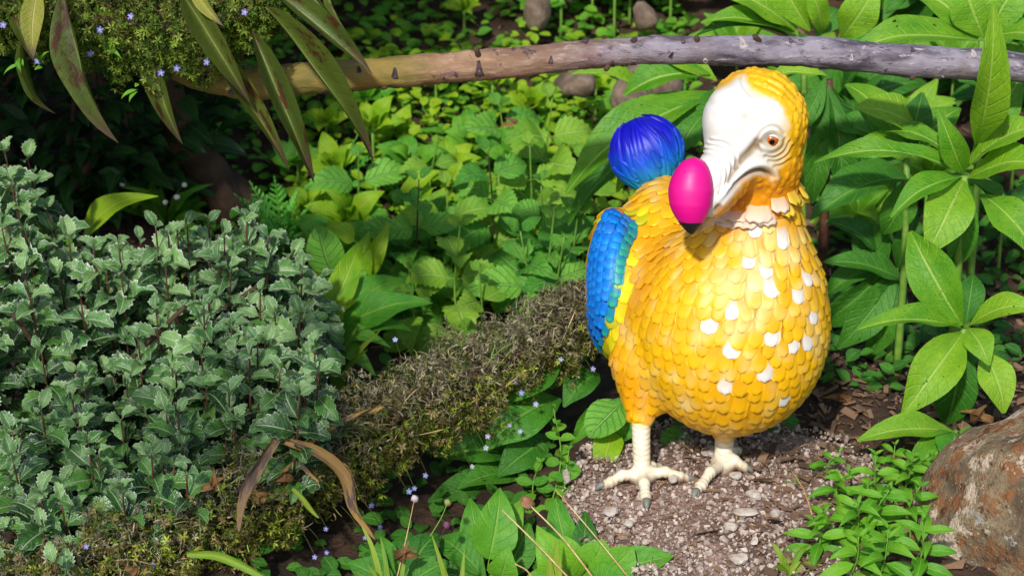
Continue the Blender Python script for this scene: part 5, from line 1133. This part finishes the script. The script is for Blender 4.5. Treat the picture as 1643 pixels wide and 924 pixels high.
def blades(name, label, cat, root, tips, w, lset, bend=.25):
    t = thing(name, label, cat, root)
    for tip in tips:
        tip = Vector(tip); mid = root.lerp(tip, .55)+Vector((0, 0, (tip-root).length*bend)); path = spline([root, mid, tip], 14); V, F, UVs = [], [], []
        for i, p in enumerate(path):
            s = i/13; ax = (path[min(13, i+1)]-path[max(0, i-1)]).normalized(); sd = ax.cross(Vector((U(-.05, .05), -1, .3))).normalized(); hw = w*.5*(1-s**2.5)*min(1, .5+s*3)+.0003; up = sd.cross(ax)
            for u, z in ((-1, .25), (0, -.15), (1, .25)): V.append(tuple(p+sd*hw*u+up*z*hw)); UVs.append((.5+.5*u, s))
            if i: F += [(3*i-3, 3*i-2, 3*i+1, 3*i), (3*i-2, 3*i-1, 3*i+2, 3*i+1)]
        solid('blade', V, F, M[lset], t, uv=np.array(UVs))
    return t
r = P(630, 945, -.42); r.z = H(r.x, r.y)
blades('grass_tuft', 'bright grass tuft with bent blades at the bottom by the curled dry leaf', 'grass tuft', r, [P(578, 838, -.36), P(590, 905, -.42), P(655, 880, -.36), P(610, 860, -.36), P(570, 915, -.44)], .009, 'grass', .18)
r = P(735, 950, -.42); r.z = H(r.x, r.y)
blades('grass_tuft', 'single arching grass blade beside the small round seed head', 'grass tuft', r, [P(692, 855, -.38), P(745, 880, -.36), P(712, 905, -.42)], .009, 'grass', .08)
r = P(888, 955, -.45); r.z = H(r.x, r.y)
blades('grass_tuft', 'stout yellow green shoot among the straw stalks', 'grass tuft', r, [P(893, 862, -.42), P(880, 880, -.43), P(899, 890, -.43)], .018, 'grass', .03)
r = P(1262, 950, -.40); r.z = .06
blades('grass_tuft', 'grass tuft at the bottom of the plinth left of the weed patch', 'grass tuft', r, [P(1238, 870, -.38), P(1255, 890, -.4), P(1300, 872, -.36), P(1285, 900, -.4), P(1240, 910, -.43), P(1320, 905, -.38)], .010, 'grass', .15)
r = P(520, 560, .35); r.z = H(r.x, r.y)
blades('grass_tuft', 'bright grass tuft behind the dead spike by the spiny bush', 'grass tuft', r, [P(480, 500, .35), P(555, 485, .4), P(575, 520, .36), P(540, 470, .4), P(590, 560, .3), P(500, 470, .42), P(610, 530, .34)], .013, 'grass', .12)
def stalk(label, a, b, r, mat, head=None, hcol=None, hr=.006):
    t = thing('dry_stalk', label, 'stalk', a, 'dry stalks in front'); stem(t, [a, a.lerp(b, .5)+Vector((U(-.006, .006), 0, U(-.004, .006))), b], r, r*.7, M[mat], n=9, seg=6)
    if head: solid('seed_head', lumpy(ICO2[0], .14, 2.5, int(hr*1e5))*np.array([.9, .9, 1.05])*hr+np.array(b[:]), ICO2[1], plain('seed_head', head, hcol, 80, .7, .5, .001), t)
stalk('dry stalk ending in a round brown bud beside the plinth', P(958, 935, -.50), P(846, 806, -.40), .0016, 'straw', '8a5a3c', 'c09a78', .0115)
stalk('pale straw stalk crossing the plinth edge', P(1012, 930, -.47), P(891, 785, -.36), .0013, 'straw')
stalk('straw stalk with orange broken tip below the bud', P(925, 940, -.52), P(806, 818, -.43), .0016, 'straw')
stalk('short straw stub at the bottom under the bud', P(856, 930, -.50), P(826, 904, -.50), .0014, 'straw')
stalk('thin grey stalk with a pale round flower head', P(636, 930, -.40), P(665, 800, -.30), .0010, 'straw', 'a89a90', 'c8bcc8', .0062)
stalk('thin green stalk with a small green seed head', P(690, 860, -.36), P(718, 806, -.32), .0010, 'stem_green', '6a7038', '8f9450', .0058)
stalk('thin dark stalk with a purple brown drooping flower', P(700, 900, -.36), P(716, 842, -.33), .0009, 'stem_dark', '5a2a30', '7a4a6a', .0062)
stalk('fine bent twig lying on the mulch between bird and weeds', P(1303, 825, -.20), P(1268, 752, -.05), .0016, 'straw')
def ribbon(name, label, pts, width, mat, twist=.6, cat='dry leaf', curlw=.35):
    path = spline([P(*p) for p in pts], 26); V, F, UVs = [], [], []; c = path[0]
    for i, p in enumerate(path):
        s = i/25; ax = (path[min(25, i+1)]-path[max(0, i-1)]).normalized(); sd = ax.cross(Vector((0, -1, .2))).normalized(); up = sd.cross(ax); an = twist*math.sin(s*5); sd, up = sd*math.cos(an)+up*math.sin(an), up*math.cos(an)-sd*math.sin(an)
        hw = width*.5*(math.sin(math.pi*min(1, .12+.86*s))**.6)+.0006
        for u in (-1, -.5, 0, .5, 1): V.append(tuple(p+sd*hw*u*.9+up*hw*(u*u)*curlw*2+up*U(-.0005, .0005))); UVs.append((.5+.5*u, s))
        if i: F += [(5*i-5+k, 5*i-4+k, 5*i+1+k, 5*i+k) for k in range(4)]
    o = solid(name, V, F, M[mat], uv=np.array(UVs)); tag(o, label, cat, 'dead leaves on the flower spike')
ribbon('dry_leaf', 'long curled dry leaf with yellow streaks hanging off the left of the dead spike', [(447, 700, -.27), (415, 742, -.28), (395, 790, -.31), (384, 852, -.34)], .021, 'curl')
ribbon('dry_leaf', 'long arching dry leaf turning from yellow to purple brown on the dead spike', [(458, 706, -.26), (512, 728, -.27), (552, 764, -.28), (570, 815, -.30), (604, 864, -.31)], .021, 'curl')
ribbon('dry_leaf', 'twisted rope-like dry leaf higher on the dead spike', [(612, 650, -.19), (565, 664, -.20), (525, 684, -.22), (492, 712, -.24), (486, 742, -.26), (512, 772, -.27)], .015, 'curl', 2.2)
ribbon('dry_leaf', 'narrow orange dry leaf lying across the top of the dead spike', [(420, 640, -.12), (480, 652, -.16), (520, 655, -.19), (545, 648, -.2)], .008, 'dry', .4)
ribbon('dry_leaf', 'green blade lying over the lower end of the dead spike', [(300, 888, -.46), (350, 892, -.46), (400, 912, -.47), (440, 935, -.48)], .014, 'grass', .3)
ribbon('dry_leaf', 'short green blade stuck in the dead spike below the arching leaf', [(470, 783, -.27), (490, 806, -.28), (512, 830, -.29)], .009, 'grass', .3)
def dead(label, px, py, Y, L, mat=LY, n=3):
    c = P(px, py, Y); t = thing('dead_leaf', label, 'dead leaf', c, 'dead leaves on the flower spike')
    for k in range(n): a = U(0, 6.28); d = Vector((math.cos(a), U(-.4, .1), math.sin(a)*.7)).normalized(); leaf(t, mat, c-d*L*.2, c+d*L*.6, L*.30, hint=(U(-1, 1), -.8, .5), name='lobe')
dead('crumpled orange brown leaf lying on the spike right of the spiny bush', 343, 778, -.34, .042)
dead('crumpled pale brown leaf between the two long dry leaves', 462, 768, -.25, .048)
dead('reddish brown leaf scrap near the twisted dry leaf', 425, 795, -.30, .03)
dead('small red leaf on the spike at the bottom left', 216, 912, -.45, .03)
dead('beige papery leaf caught between the stalks at the bottom', 645, 892, -.38, .05)
dead('tan dead leaf among the nettles under the branch', 830, 205, 1.0, .06)
dead('orange brown dead leaf on the mulch by the boulder top', 1570, 672, .10, .06)
dead('grey brown dead leaf on the mulch behind the bird', 1345, 640, .25, .05)
# glazed shard behind the boulder
def shard():
    c = P(1560, 728, -.12); R, th = .042, .004; hgt2 = c.z-.055; V, F = [], []
    N = 18
    for z, r_ in ((0, R), (.9, R*1.05), (1, R*1.10), (1.06, R*1.08), (1.0, R*1.08-th), (0, R-th)):
        for k in range(N): an = math.pi*(.85+1.15*k/(N-1)); V.append((c.x+math.cos(an)*r_, c.y+math.sin(an)*r_*.8, c.z-hgt2+z*hgt2))
    for r_ in range(5): F += [(r_*N+k, r_*N+k+1, (r_+1)*N+k+1, (r_+1)*N+k) for k in range(N-1)]
    m = NT('purple_glaze'); z = m.n('SeparateXYZ', {0: m.obj()}).outputs[2]; o = m.obj()
    u = m.noise(o, 60, 3, .5); col = m.mix(m.ss(u, .4, .6), lin('4a2aa0'), lin('7a4ad0')); col = m.mix(m.ss(m.n('SeparateXYZ', {0: o}).outputs[0], -.034, -.042), col, lin('b8c4e8'))
    col = m.mix(m.ss(z, hgt2*.90, hgt2*.94), col, lin('8a6ab0')); m.p(Base_Color=col, Roughness=.18)
    t = solid('glazed_shard', V, F, m.m); tag(t, 'glossy purple curved shard half hidden behind the lichen boulder', 'pot shard')
shard()
